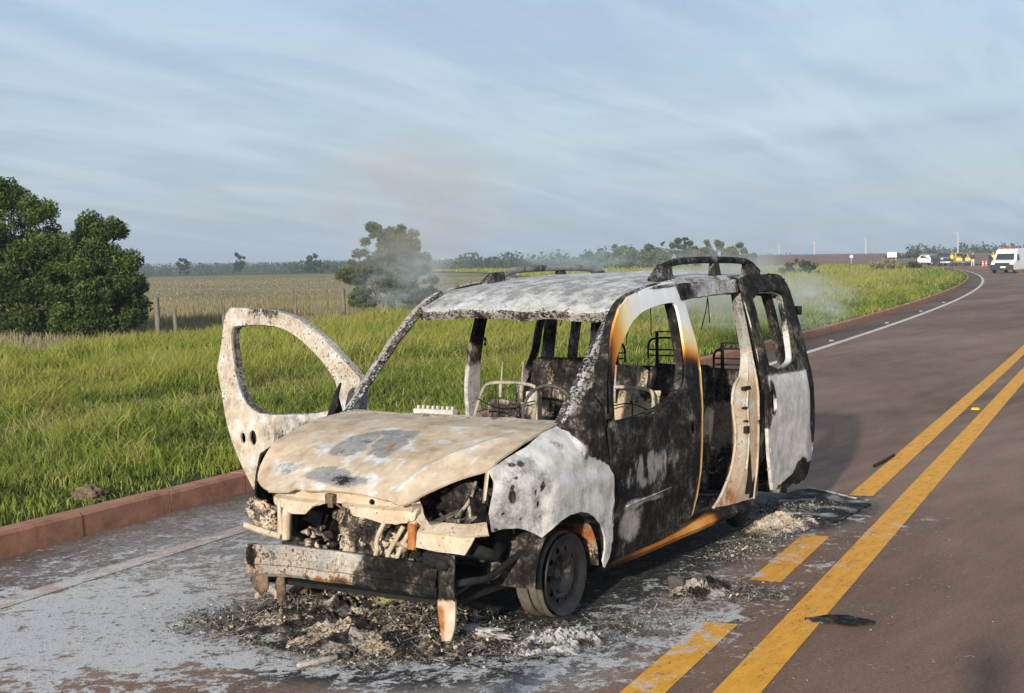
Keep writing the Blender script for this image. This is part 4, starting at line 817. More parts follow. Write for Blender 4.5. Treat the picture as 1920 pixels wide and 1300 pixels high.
# --- wheels ---------------------------------------------------------------------
M_RIM = plain('scorched_rim_steel', (.028, .027, .028), .38, .6, 20, .35, .5, .5)
M_BELT = plain('burnt_tyre_belt', (.105, .092, .078), .85, .45, 18, .6)
def make_wheel(x, sgn, yout):
    rr = .200; zc = .232
    a = Acc(); a.lathe([(.186, -.165), (.205, -.168), (.21, -.155), (.198, -.135), (.188, -.10), (.182, -.08), (.188, -.05), (.198, -.02), (.208, -.006), (.212, .0), (.208, .006), (.198, .004), (.186, -.012), (.170, -.022)], (0, 0, 0), 'y', 48)
    w = a.build('wheel', M_RIM, van, True, split=50); w.location = (x, sgn*yout, zc)
    if sgn < 0: w.rotation_euler = (0, 0, math.pi)
    # disc with oval vent holes
    out = [(.176*math.cos(t), .176*math.sin(t)) for t in np.linspace(0, 2*math.pi, 40, endpoint=False)]; hol = []
    for k in range(10):
        t = 2*math.pi*k/10; c, s_ = math.cos(t), math.sin(t)
        hol.append([((.132+.014*math.cos(q))*c-.017*math.sin(q)*s_, (.132+.014*math.cos(q))*s_+.017*math.sin(q)*c) for q in np.linspace(0, 2*math.pi, 10, endpoint=False)])
    def dmap(u, v):
        r = math.hypot(u, v); return (u, np.interp(r, [0, .03, .05, .085, .098, .12, .15, .176], [-.072, -.072, -.070, -.062, -.030, -.022, -.030, -.024]), v)
    panel('disc', out, hol, dmap, .014, .005, M_RIM, w)
    a = Acc(); a.lathe([(.0, -.05), (.026, -.05), (.03, -.056), (.03, -.075)], (0, 0, 0), 'y', 16)
    for k in range(4): t = 2*math.pi*k/4+.4; a.lathe([(.0, -.056), (.008, -.056), (.009, -.07)], (.052*math.cos(t), 0, .052*math.sin(t)), 'y', 8)
    a.build('hub', M_IRON, w, True, split=40)
    # remains of the tyre: steel belt bands round the barrel
    a = Acc()
    for y0, y1, r0 in ((-.165, -.105, .222), (-.10, -.055, .214), (-.052, -.02, .219)):
        a.lathe([(r0-.010, y0), (r0, y0+.004), (r0+.003, (y0+y1)/2), (r0, y1-.004), (r0-.010, y1)], (0, 0, 0), 'y', 48)
    t = a.build('tyre_belt', M_BELT, w, True, split=60); P_ = co_of(t.data); P_ = P_*(1+.022*nz(P_, 9, 2)[:, None]+.010*nz(P_, 30, 5)[:, None]); t.data.vertices.foreach_set('co', P_.astype(np.float32).ravel()); t.data.update()
    a = Acc(); a.lump((0, -.05, -.222), (.11, .10, .022), 3, .3, 3); a.build('melted_tyre', M_CHAR, w, True)
    return w
for x in (-.03, -2.63):
    if x > -1: make_wheel(x, 1, .765); make_wheel(x, -1, .765)
    else:
        for sgn in (1, -1):
            a = Acc(); a.lathe([(0, -.05), (.12, -.05), (.128, -.03), (.128, .02), (.10, .035), (.03, .04), (0, .04)], (0, 0, 0), 'y', 24); o = a.build('brake_drum', M_CHAR, van, True, split=40); o.location = (x, sgn*.60, .17)
a = Acc(); a.tube([(-.03, -.62, .23), (-.03, .62, .23)], .03, 8); a.tube([(-2.63, -.62, .23), (-2.63, .62, .23)], .04, 8); a.build('axle', M_IRON, van, True)

# --- cabin floor, bulkhead, seats ---------------------------------------------------
def fz(x, y): return .315+.015*mnoise.noise(Vector((x*5, y*5, 0)))+.01*mnoise.noise(Vector((x*14, y*14, 3)))
panel('floor', [(.0, -.70), (.0, .70), (-3.35, .72), (-3.35, -.72)], [], lambda x, y: (x, y, fz(x, y)), .06, .03, M_BURN, van, lambda P: dict(char=np.clip(.62+.5*nz(P, 6, 2), 0, 1), white=.35, tan=.1), 0)
a = Acc(); a.box((-.02, 0, .68), (.03, 1.40, .60)); a.build('bulkhead', M_CHAR, van)
strip('cowl', [(-.06, y, .965) for y in np.linspace(-.70, .70, 9)], [(-.15, y, .985) for y in np.linspace(-.70, .70, 9)], 3, .03, M_BURN, van, dict(char=.4, tan=.6, white=.3), 30, .006)
a = Acc(); a.tube([(-.30, y, .90) for y in np.linspace(-.68, .68, 9)], .03, 8); a.tube([(-.30, .38, .90), (-.52, .38, .96)], .018, 7); a.lathe([(.17, -.01), (.18, 0), (.17, .01), (.16, 0)], (-.54, .38, .97), 'x', 26, True); a.build('dashboard_beam', M_IRON, van, True)
# pale comb-like remnant on the cowl
a = Acc(); a.box((-.20, -.14, 1.005), (.05, .26, .03))
for k in range(8): a.box((-.20, -.25+.032*k, 1.028), (.02, .012, .02))
o = a.build('vent_grille', M_BURN, van, bevel=.003); paint_mesh(o.data, dict(tan=.7, white=.5, char=.05))
a = Acc(); a.tube([(-3.34, y, .62) for y in np.linspace(-.70, .70, 5)], .06, 6); a.box((-3.36, 0, .45), (.05, 1.45, .26)); a.build('tail_panel', M_CHAR, van)
def paint_tube(P): return dict(char=.22+.45*nz(P, 8, 3), white=.3, tan=.5, speck=.3)
def front_seat(y, x=-1.38, low=False):
    w = .215; a = Acc()
    a.tube(smooth_line([(x+.16, y-w-.02, .62), (x+.06, y-w, .86), (x-.01, y-w+.015, 1.02), (x-.02, y-w+.06, 1.062), (x-.02, y+w-.06, 1.062), (x-.01, y+w-.015, 1.02), (x+.06, y+w, .86), (x+.16, y+w+.02, .62)], 2), .011, 8)
    st_ = a.build('seat_frame', M_BURN, van, True); paint_mesh(st_.data, paint_tube)
    for dy in (-.075, .075):
        a = Acc(); a.tube([(x-.03, y+dy, 1.0), (x-.04, y+dy, 1.10), (x-.055, y+dy, 1.19)], .0055, 6); o = a.build('headrest_rod', M_BURN, st_, True); paint_mesh(o.data, paint_tube)
        a = Acc(); a.tube([(x-.022, y+dy, .97), (x-.028, y+dy, 1.07)], .012, 6); o = a.build('headrest_socket', M_BURN, st_, True); paint_mesh(o.data, paint_tube)
    a = Acc()
    for k in range(5): z = .66+.07*k; a.tube([(x+.13-.12*(k/5)+.02*math.sin(17*yy+k), yy, z+.03*math.sin(11*yy+2.3*k)) for yy in np.linspace(y-w, y+w, 14)], .004, 5)
    for k in range(2): yy = y-w+.13+.15*k; a.tube([(x+.13, yy, .64), (x+.06, yy+.03, .84), (x, yy-.01, 1.02)], .0035, 5)
    o = tag(a.build('seat_spring', M_BURN, st_, True), kind='stuff'); paint_mesh(o.data, dict(char=.95, tan=.6))
    # seat pan with the burnt residue of the cushion
    panel('seat_pan', [(x+.10, y-w), (x+.10, y+w), (x+.58, y+w), (x+.58, y-w)], [], lambda u, v: (u, v, .58+.05*sst(u, x+.4, x+.6)+.02*mnoise.noise(Vector((u*12, v*12, 1)))), .035, .03, M_BURN, st_, lambda P: dict(char=np.clip(.55+.6*nz(P, 9, 1), 0, 1), tan=.4, white=.25))
    a = Acc()
    for dx in (.16, .52):
        for dy in (-w+.03, w-.03): a.box((x+dx, y+dy, .45), (.05, .02, .28))
    a.build('seat_leg', M_IRON, st_)
    return st_
ps_ = front_seat(-.40); fs = front_seat(.40)
strip('seat_back', [(-1.34, -.58, .62), (-1.40, -.58, .80), (-1.43, -.57, .97)], [(-1.34, -.24, .62), (-1.40, -.24, .80), (-1.43, -.25, .93)], 14, .02, M_BURN, ps_, lambda P: dict(char=np.clip(.72+.6*nz(P, 9, 4), 0, 1), tan=.5, white=.2, speck=.3), 24, .02)
# burnt shell of the driver's backrest, tan below and black above
o = strip('seat_back', [(-1.36, .20, .64), (-1.43, .20, .85), (-1.47, .20, 1.04)], [(-1.36, .60, .64), (-1.43, .60, .85), (-1.47, .60, 1.04)], 16, .01, M_BURN, fs, lambda P: dict(char=np.clip(.30+.6*nz(P, 9, 4), 0, 1), tan=.75, white=.22, speck=.4), 24, .012)
a = Acc(); a.box((-1.45, -.26, .80), (.04, .10, .42)); o = a.build('seat_panel', M_BURN, van, bevel=.01); paint_mesh(o.data, dict(char=.3, tan=.6, white=.4))
# second and third rows
def bench(x, y0, y1, ztop, zb=.42):
    back = panel('rear_seat_back', [(y0, zb), (y1, zb), (y1, ztop-.03), (y1-.05, ztop), (y0+.05, ztop), (y0, ztop-.03)], [], lambda y, z: (x-.22*(z-zb)+.015*mnoise.noise(Vector((y*9, z*9, x))), y, z), .035, .05, M_BURN, van, lambda P: dict(char=np.clip(.78+.5*nz(P, 6, 5)-.35*sst(P[:, 2], .95, .75), .2, 1), tan=.6, white=.15, speck=.3))
    return back
for y0, y1, zt_ in ((-.66, -.18, 1.17), (-.16, .20, 1.13), (.22, .66, 1.15)):
    b = bench(-1.98, y0, y1, zt_); ym_ = (y0+y1)/2
    if y0 > -.5:
        pass
def headrest(x, y, z0, h=.17, w=.14, par=van):
    a = Acc()
    a.tube(smooth_line([(x, y-w, z0-.02), (x, y-w, z0+h*.55), (x, y-w*.7, z0+h*.75), (x, y+w*.7, z0+h*.75), (x, y+w, z0+h*.55), (x, y+w, z0-.02)], 2), .008, 6)
    a.tube([(x, y-w, z0+.045), (x, y+w, z0+.045)], .006, 6); a.tube([(x, y-w*.9, z0+.005), (x, y+w*.9, z0+.005)], .006, 6)
    for dy in (-.55*w, .55*w): a.tube([(x, y+dy, z0-.08), (x, y+dy, z0+h)], .013, 6)
    a.tube([(x, y-.55*w, z0+h), (x, y+.55*w, z0+h)], .005, 6)
    return a.build('headrest_frame', M_CHAR, par, True)
headrest(-2.78, .02, 1.15, .17, .15); headrest(-2.78, .50, 1.10, .15, .14); headrest(-2.78, -.45, 1.12, .16, .14)
for y0, y1 in ((-.66, -.22), (-.20, .22), (.24, .66)): bench(-2.62, y0, y1, 1.08)
# tangle of springs and wire on the cabin floor
a = Acc()
for k in range(60):
    x, y = -1.6-1.5*RNG.random(), -.6+1.2*RNG.random(); p = np.array([x, y, .36+.25*RNG.random()]); q = p+RNG.normal(0, .16, 3)*np.array([1, 1, .6]); m_ = (p+q)/2+RNG.normal(0, .05, 3)
    q[2] = max(q[2], .34); a.tube(smooth_line([p, m_, q], 2), .004+.005*RNG.random(), 5)
for k in range(10): x, y = -1.7-.9*RNG.random(), .1+.5*RNG.random(); a.lathe([(.055, -.004), (.06, 0), (.055, .004), (.05, 0)], (x, y, .42+.12*RNG.random()), 'xyz'[k % 3], 16, True)
o = tag(a.build('spring_tangle', M_BURN, van, True), kind='stuff'); paint_mesh(o.data, lambda P: dict(char=.45+.5*nz(P, 5, 2), white=.45, tan=.15))
a = Acc(); a.tube([(-2.1, .42, .95), (-2.1, .44, .62)], .008, 6); a.tube([(-2.05, .52, 1.0), (-2.06, .55, .66)], .009, 6); a.tube([(-2.1, .3, .64), (-2.1, .66, .63)], .008, 6); o = a.build('seat_strut', M_BURN, van, True); paint_mesh(o.data, paint_tube)
for y_, x_ in ((-.66, -1.50), (-.70, -2.40)):
    a = Acc(); a.tube(smooth_line([(x_, y_, 1.33), (x_+.05, y_+.05, 1.33), (x_+.06, y_+.05, 1.29), (x_, y_+.01, 1.29)], 1), .008, 6); a.build('belt_anchor', M_CHAR, van, True)

# ================================================================== remains of the fire on the road
PAL = np.array([(.020, .019, .018), (.05, .048, .045), (.10, .095, .09), (.22, .21, .20), (.42, .40, .37), (.34, .26, .17), (.20, .13, .08), (.52, .46, .36)])
def flakes(n, centres, seed, smin=.006, smax=.03, weights=None):
    g = np.random.default_rng(seed); C = np.array([c[0] for c in centres], float); Rr = np.array([c[1] for c in centres], float); wt_ = np.array([c[2] for c in centres], float); wt_ /= wt_.sum()
    k = g.choice(len(C), n, p=wt_); P = np.zeros((n, 3)); q = g.normal(0, .55, (n, 3)); P[:, 0] = C[k, 0]+q[:, 0]*Rr[k, 0]; P[:, 1] = C[k, 1]+q[:, 1]*Rr[k, 1]
    rad = np.sqrt(q[:, 0]**2+q[:, 1]**2); top = np.maximum(.004, Rr[k, 2]*np.exp(-rad**2*1.3)); P[:, 2] = top*g.random(n)**.7
    size = smin+(smax-smin)*g.random(n)**2.5; V = np.zeros((n, 4, 3)); u = g.normal(size=(n, 3)); u[:, 2] *= .5; u /= np.linalg.norm(u, axis=1)[:, None]
    v = g.normal(size=(n, 3)); v -= (v*u).sum(1)[:, None]*u; v /= np.linalg.norm(v, axis=1)[:, None]
    asp = .35+1.4*g.random(n); wr = g.random(n) < .45; asp = np.where(wr, 2.5+4.5*g.random(n), asp); thin = np.where(wr, .16, 1.0)[:, None]
    for i, (a, b) in enumerate(((-1, -1), (1, -.8), (1.1, 1), (-.8, .9))): V[:, i] = P+u*(a*size*asp)[:, None]*.8+v*(b*size)[:, None]*.6*thin+g.normal(0, 1, (n, 3))*size[:, None]*.28*thin
    V[:, :, 2] = np.maximum(V[:, :, 2], .003); F = np.arange(n*4).reshape(n, 4)
    w = np.array(weights if weights is not None else [3, 3, 2.5, 2, 1.3, 1.3, 1.0, .7]); w = w/w.sum()
    T = PAL[g.choice(len(PAL), n, p=w)]*(.7+.6*g.random(n))[:, None]
    return V.reshape(-1, 3), F, np.repeat(T, 4, 0)
parts = [flakes(38000, [((.62, -.38, 0), (.34, .46, .13), 2), ((.66, .25, 0), (.34, .46, .14), 2.4), ((.42, .0, 0), (.30, .7, .17), 1.2), ((1.00, .1, 0), (.26, .50, .030), 1.2), ((.85, -.62, 0), (.32, .36, .025), 1.0)], 1, .002, .013, [2, 2.6, 2.6, 2.2, 1.6, 1.8, 1.2, 1.2]),
         flakes(15000, [((.35, .85, 0), (.55, .26, .03), 1.2), ((.10, 1.05, 0), (.55, .26, .012), 1.5), ((-.88, 1.08, 0), (.24, .14, .05), 1.0), ((-1.0, 1.36, 0), (.22, .20, .02), 1.2), ((-.4, 1.12, 0), (.6, .28, .006), 1.2)], 2, .002, .009, [3, 3, 3, 3, 2, .8, .6, .8]),
         flakes(11000, [((-3.0, .75, 0), (.5, .22, .05), 1), ((-3.7, .6, 0), (.5, .35, .03), 1.2), ((-2.2, .85, 0), (.6, .18, .02), 1)], 3, .002, .012, [2, 2, 3, 2.5, 2, 1.3, .8, 1.2]),
         flakes(14000, [((.9, -1.2, 0), (1.2, .9, .005), 2), ((-1.5, -1.9, 0), (3.2, 1.0, .004), 1), ((1.6, .6, 0), (1.0, 1.4, .003), .8), ((-.5, 1.9, 0), (3.0, 1.0, .003), .8)], 4, .0015, .006, [2, 2, 2, 3, 3.5, .6, .3, 2])]
b = 0; VV, FF, TT = [], [], []
for V, F, T in parts: VV.append(V); FF.append(F+b); TT.append(T); b += len(V)
me = fast_mesh('fire_debris', np.concatenate(VV), np.concatenate(FF)); set_attr(me, 'tint', np.concatenate(TT))
tag(link('fire_debris', me, M_DEBRIS), 'loose grey and brown ash and flakes strewn around the burnt van', 'ash', kind='stuff')

# heaped clinker under the nose
def heap(name, cx, cy, rx, ry, h, seed, label, paint):
    n = 90; V = []; F = []
    for i in range(n):
        for j in range(n):
            u, v = i/(n-1)*2-1, j/(n-1)*2-1; r = math.hypot(u, v); x, y = cx+u*rx, cy+v*ry
            k = max(0, 1-r**2)*(.50+.45*mnoise.noise(Vector((x*4, y*4, seed)))+(.045*abs(mnoise.noise(Vector((x*15, y*15, seed))))+.05*abs(mnoise.noise(Vector((x*41, y*41, seed)))))/h)
            V.append((x+.03*mnoise.noise(Vector((x*15, y*15, 9))), y+.03*mnoise.noise(Vector((x*15, y*15, 5))), -.004+h*k))
    F = [(i*n+j, (i+1)*n+j, (i+1)*n+j+1, i*n+j+1) for i in range(n-1) for j in range(n-1)]
    o = link(name, py_mesh(name, V, F, False), M_BURN); paint_mesh(o.data, paint); return tag(o, label, 'debris heap', 'heaps of burnt remains by the van')
heap('debris_heap', .60, -.03, .54, .82, .17, 1, 'long heap of tan and grey clinker under the bumper beam', lambda P: dict(char=np.clip(.60+.9*nz(P, 11, 2), 0, 1), tan=.60+.6*nz(P, 6, 1), white=.12+.6*nz(P, 25, 3), rust=.2+.3*nz(P, 7, 7), speck=.6))
heap('debris_heap', -.92, 1.10, .26, .16, .09, 2, 'small dark heap of burnt remains beside the broken yellow line', lambda P: dict(char=.6+.6*nz(P, 9, 2), tan=.4, white=.2))
heap('debris_heap', -3.05, .72, .42, .25, .07, 3, 'pale heap of ash beside the sliding door', lambda P: dict(char=.4+.6*nz(P, 9, 2), tan=.6, white=.35))
heap('debris_heap', .38, .95, .35, .20, .035, 4, 'low speckled ash heap in front of the front wheel', lambda P: dict(char=.4+.7*nz(P, 12, 2), tan=.3, white=.4))

# single pieces lying about
def piece(name, acc, label, cat, mat, paint=None, smooth=True, **kw):
    o = acc.build(name, mat, None, smooth, **kw)
    if paint is not None: paint_mesh(o.data, paint)
    # origin at its own middle, resting height kept
    P = co_of(o.data); c = P.mean(0); c[2] = P[:, 2].min(); o.data.transform(Matrix.Translation(-Vector(c.tolist()))); o.location = c.tolist()
    return tag(o, label, cat)
piece('burnt_hose', Acc().tube(smooth_line([(.40, -.92, .02), (.46, -.80, .10), (.55, -.66, .11), (.70, -.45, .06), (.82, -.28, .02)], 3), .022, 8, .6), 'curved olive-grey strip arching over the debris below the beam', 'hose', M_BURN, lambda P: dict(tan=.7, char=.35+.4*nz(P, 8, 1)))
piece('brown_block', Acc().lump((.38, -.60, .07), (.10, .09, .05), 3, .25, 3), 'scorched brown lump under the beam near the kerb side', 'lump', M_BROWN)
piece('charred_rod', Acc().tube([(1.36-.26*k/11+.006*math.sin(k*2.1), .16+.11*k/11+.006*math.sin(k*3.3), .016+.012*k/11) for k in range(12)], [.012+.006*math.sin(k*1.7)**2 for k in range(12)], 8), 'charred rod lying on the road before the van', 'rod', M_BURN, lambda P: dict(char=.45+.6*nz(P, 14, 1), tan=.4, white=.25))
piece('melted_lump', Acc().lump((.36, -.05, .10), (.09, .08, .05), 8, .3, 3), 'yellow-green melted lump under the bumper beam', 'lump', plain('melted_green', (.28, .27, .11), .8, .4, 30, .6))
piece('ash_slab', Acc().lump((.50, .46, .03), (.07, .24, .03), 5, .4, 4, 3.5), 'long pale ash slab on the road beside the dangling bracket', 'ash slab', M_BURN, lambda P: dict(char=.2+.5*nz(P, 14, 1), tan=.35, white=.4))
piece('charred_clump', Acc().lump((.62, .36, .045), (.06, .07, .045), 15, .4, 4), 'round black charred clump at the foot of the dangling bracket', 'clump', M_CHAR)
def plate(name, pts, th, z, label, cat, mat, paint=None):
    P = smooth_loop([(x, y) for x, y in pts], 1); c = np.mean(P, 0)
    o = panel(name, [(x-c[0], y-c[1]) for x, y in P], [], lambda x, y: (x, y, z+.006*mnoise.noise(Vector((x*9, y*9, 2)))), .03, th, mat, None, paint); o.location = (c[0], c[1], 0); return tag(o, label, cat)
plate('burnt_plate', [(-.59, 1.80), (-.66, 1.86), (-.73, 1.90), (-.77, 2.00), (-.73, 2.08), (-.69, 2.17), (-.62, 2.12), (-.56, 2.05), (-.60, 1.97), (-.55, 1.91)], .006, .009, 'black oval burnt plate beside the yellow line', 'plate', M_BURN, lambda P: dict(char=.92+.5*nz(P, 14, 1), white=.2))
pan = plate('charred_sheet', [(-4.62, .28), (-4.45, .62), (-4.15, 1.02), (-3.9, 1.02), (-3.25, 1.06), (-3.20, .95), (-3.45, .58), (-3.9, .35)], .008, .012, 'charred black panel with pale edges lying behind the sliding door', 'panel', M_BURN, lambda P: dict(char=np.clip(.66+.7*nz(P, 6, 1), 0, 1), white=.25+.3*nz(P, 15, 3), tan=.2))
for pts in ([(-4.55, .36), (-4.42, .60), (-4.22, .86)], [(-3.42, .62), (-3.32, .78), (-3.24, .90)]):
    a = Acc(); c = pan.location; a.tube([(x-c.x+.01*math.sin(i_*2.2), y-c.y, .022) for i_, (x, y) in enumerate(densify(pts, .04, False))], .007, 6); o = a.build('pale_edge', M_ASHGREY, pan, True)
piece('charred_stick', Acc().tube([(-6.0, .42, .014), (-6.4, .40, .016), (-6.75, .36, .014)], .014, 6), 'thin black stick lying along the yellow line', 'stick', M_CHAR)
piece('crumpled_flap', Acc().box((-.84, 1.00, .05), (.02, .09, .09), Matrix.Rotation(.4, 3, 'Y')).lump((-.95, 1.08, .04), (.05, .05, .04), 2, .4, 2), 'upright grey crumpled flap on the small dark heap', 'flap', M_IRON, None, False)
piece('field_stone', Acc().lump((-1.05, -3.78, .165), (.10, .12, .06), 12, .30, 4), 'rough brown stone lying in the grass by the kerb', 'stone', M_BROWN)

# ================================================================== grass
def tris_blades(P, H, W, tint, seed, lean=.45, face=None):
    g = np.random.default_rng(seed); n = len(P); a = g.random(n)*2*math.pi
    if face is not None: a = face+g.normal(0, .9, n)
    S = np.stack([np.cos(a), np.sin(a), np.zeros(n)], 1)*(W/2)[:, None]; la = g.random(n)*2*math.pi
    L = np.stack([np.cos(la), np.sin(la), np.zeros(n)], 1)*(H*lean*(.3+1.2*g.random(n)))[:, None]; Z = np.zeros((n, 3)); Z[:, 2] = H
    V = np.stack([P-S, P+S, P+Z*.55+L*.30-S*.8, P+Z*.55+L*.30+S*.8, P+Z*.92+L], 1)
    i = np.arange(n)[:, None]*5; F = np.concatenate([i+np.array([[0, 1, 3]]), i+np.array([[0, 3, 2]]), i+np.array([[2, 3, 4]])])
    return V.reshape(-1, 3), F, np.repeat(tint, 5)
def fbm2(X, Y, s, seed=0): return np.array([mnoise.fractal(Vector((x*s+seed*11.3, y*s-seed*5.7, seed)), .8, 2.0, 4) for x, y in zip(X, Y)])
FACE = YAW+math.pi/2
def grass_zone(n, s0, s1, t0, t1, H, W, seed, zbase=.13, bias=0.0, lean=.45):
    g = np.random.default_rng(seed); s = s0+(s1-s0)*g.random(n); t = t0+(t1-t0)*g.random(n)
    bx = np.array([bend(q) for q in np.linspace(0, 260, 131)]); b = np.interp(s, np.linspace(0, 260, 131), bx); k = np.gradient(bx, 2.0); sl = np.interp(s, np.linspace(0, 260, 131), k)
    P2 = E_[None]*(s-t*sl)[:, None]+N_[None]*(b+t)[:, None]; P = np.column_stack([P2, np.full(n, zbase)])
    keep = in_view(P+np.array([0, 0, .2]), .15, .25) & (t > -15.5-np.maximum(0, .33*s-15.5)); P, s, t = P[keep], s[keep], t[keep]; m = len(P)
    c = fbm2(s*.6, t, .75, 3); c2 = fbm2(P[:, 0], P[:, 1], 2.1, 5); c3 = fbm2(s*.35, t, .30, 8)
    edge = sst(-t, 3.3, 4.6); band = np.interp(-t+.8*c3+.5*c, [3.3, 4.2, 5.4, 6.4, 7.6, 9.0], [0, .15, .25, -.05, .7, 1.0]); h = H*(.45+.55*edge)*(.62+.42*band)*(.85+.85*np.clip(c+.35*c2, -.75, 1.0))*(.55+.7*g.random(m))
    tint = .30+.27*band+.26*c+.18*c2+.20*c3+g.normal(0, .13, m)+bias; tint = np.minimum(tint, .70)
    dry = g.random(m) < .04+.62*np.exp(-((-t+.8*c3+.5*c-6.5)/.8)**2)*np.clip(.45+c2, 0, 1)+.34*np.clip(c3*1.6-.10, 0, 1)+.30*sst(-t, 6.0, 4.0)*np.clip(c2*1.5+.1, 0, 1)
    dry |= (s > 38) & (g.random(m) < 1.5*np.clip(fbm2(s*.45, t, .16, 4)-.02, 0, .6)*sst(-t, 4.5, 8))
    tint = np.where(dry, .74+.24*g.random(m)**1.5, tint)
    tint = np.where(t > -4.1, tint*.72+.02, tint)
    keep2 = g.random(m) < .55+.6*np.clip(c2+.35, 0, 1); keep2 &= ~((t > -3.75) & (g.random(m) < .55))
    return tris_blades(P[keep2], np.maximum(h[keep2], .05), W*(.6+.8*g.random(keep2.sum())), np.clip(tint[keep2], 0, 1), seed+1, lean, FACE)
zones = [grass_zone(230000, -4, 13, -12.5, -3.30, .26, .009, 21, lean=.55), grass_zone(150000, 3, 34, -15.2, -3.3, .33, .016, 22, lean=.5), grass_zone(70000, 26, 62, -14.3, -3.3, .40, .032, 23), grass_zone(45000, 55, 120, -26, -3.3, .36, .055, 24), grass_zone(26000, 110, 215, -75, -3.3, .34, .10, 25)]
b = 0; VV, FF, TT = [], [], []
for V, F, T in zones: VV.append(V); FF.append(F+b); TT.append(T); b += len(V)
me = fast_mesh('tall_grass', np.concatenate(VV), np.concatenate(FF)); T = np.concatenate(TT); set_attr(me, 'tint', np.stack([T, T, T], 1))
tag(link('tall_grass', me, M_GRASS), 'long uneven green grass covering the verge beyond the kerb', 'grass', kind='stuff')
# dry stalks of the field's near edge
def dry_zone(n, s0, s1, t0, t1, H, W, seed):
    g = np.random.default_rng(seed); s = s0+(s1-s0)*g.random(n); t = t0+(t1-t0)*g.random(n); P2 = E_[None]*s[:, None]+N_[None]*t[:, None]; P = np.column_stack([P2, np.full(n, .05)])
    keep = in_view(P, .1, .2); P = P[keep]; m = len(P); c = fbm2(P[:, 0], P[:, 1], .2, 2)
    return tris_blades(P, H*(.6+.6*g.random(m))*(1+.4*c), np.full(m, W)*(.6+.8*g.random(m)), np.clip(.5+.35*c+g.normal(0, .2, m), 0, 1), seed+1, .3, FACE)
zones = [dry_zone(50000, 10, 60, -32, -15.0, .30, .020, 31), dry_zone(45000, 14, 120, -90, -28, .10, .045, 32)]
b = 0; VV, FF, TT = [], [], []
for V, F, T in zones: VV.append(V); FF.append(F+b); TT.append(T); b += len(V)
me = fast_mesh('dry_stubble', np.concatenate(VV), np.concatenate(FF)); T = np.concatenate(TT); set_attr(me, 'tint', np.stack([T, T, T], 1))
tag(link('dry_stubble', me, M_DRY), 'dry golden stalks of the field behind the fence', 'stubble', kind='stuff')

# ================================================================== trees
def leaf_mesh(name, clumps, n, size, seed, flat=.6):
    g = np.random.default_rng(seed); C = np.array([c[:3] for c in clumps]); Rr = np.array([c[3] for c in clumps]); w = Rr**2; w = w/w.sum(); k = g.choice(len(C), n, p=w)
    d = g.normal(size=(n, 3)); d /= np.linalg.norm(d, axis=1)[:, None]; rad = g.random(n)**.45; P = C[k]+d*(Rr[k]*rad)[:, None]*np.array([1, 1, .8])
    u = g.normal(size=(n, 3)); u /= np.linalg.norm(u, axis=1)[:, None]; v = g.normal(size=(n, 3)); v -= (v*u).sum(1)[:, None]*u; v /= np.linalg.norm(v, axis=1)[:, None]
    s = size*(.55+.9*g.random(n)); V = np.stack([P-u*s[:, None], P+v*(s*.42)[:, None], P+u*s[:, None], P-v*(s*.42)[:, None]], 1)
    cl = g.random(len(C)); tint = np.clip(.38+.30*(cl[k]-.5)+.28*d[:, 2]*rad+g.normal(0, .16, n), 0, 1)  # top light put into the tint: upper leaves of each clump paler
    me = fast_mesh(name, V.reshape(-1, 3), np.arange(n*4).reshape(n, 4)); T = np.repeat(tint, 4); set_attr(me, 'tint', np.stack([T, T, T], 1)); return me
def tree(name, loc, lobes, nclump, nleaf, lsize, clr, seed, label, cat, mat, trunk_r=.09, stems=1, group=None, bushy=False):
    """lobes: (x, y, z, rx, ry, rz) relative to the foot; clumps of leaves sit on the lobes, limbs reach each of them"""
    rnd = random.Random(seed); root = empty(name, (loc[0], loc[1], 0.0), math.atan2(_r[1], _r[0]), label=label, cat=cat, group=group); cl = []
    tot = sum(l[3]*l[5] for l in lobes)
    for l in lobes:
        for _ in range(max(3, int(nclump*l[3]*l[5]/tot))):
            while True:
                q = Vector((rnd.uniform(-1, 1), rnd.uniform(-1, 1), rnd.uniform(-1, 1)))
                if .35 < q.length < 1: break
            q = q.normalized()*(.35+.70*rnd.random()**.8); k = clr*(.45+.85*rnd.random()); z = l[2]+q.z*l[5]
            cl.append((l[0]+q.x*l[3], l[1]+q.y*l[4], max(z, k*.5), k))
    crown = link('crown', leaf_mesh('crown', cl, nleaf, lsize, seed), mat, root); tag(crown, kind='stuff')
    zt_ = max(l[2] for l in lobes)
    for si in range(stems):
        a = Acc(); bx, by = (rnd.uniform(-.25, .25), rnd.uniform(-.25, .25)) if stems > 1 else (0, 0); l = lobes[si % len(lobes)]; top = np.array([l[0]*.8, l[1]*.8, l[2]]); base = np.array([bx, by, -.1]); m_ = (base+top)/2+np.array([rnd.uniform(-.2, .2), rnd.uniform(-.2, .2), 0])
        a.tube(smooth_line([base, m_, top], 2), np.linspace(trunk_r, trunk_r*.45, 10), 7)
        for c in rnd.sample(cl, min(len(cl), 9)):
            f = base+(top-base)*rnd.uniform(.35, .95); e = np.array(c[:3]); mm = (f+e)/2+np.array([0, 0, -.1]); a.tube(smooth_line([f, mm, e], 1), np.linspace(trunk_r*.40, trunk_r*.12, 6), 5)
        a.build('trunk', M_BARK, root, True)
    return root
G_BIG = 'dark trees at the left by the fence'
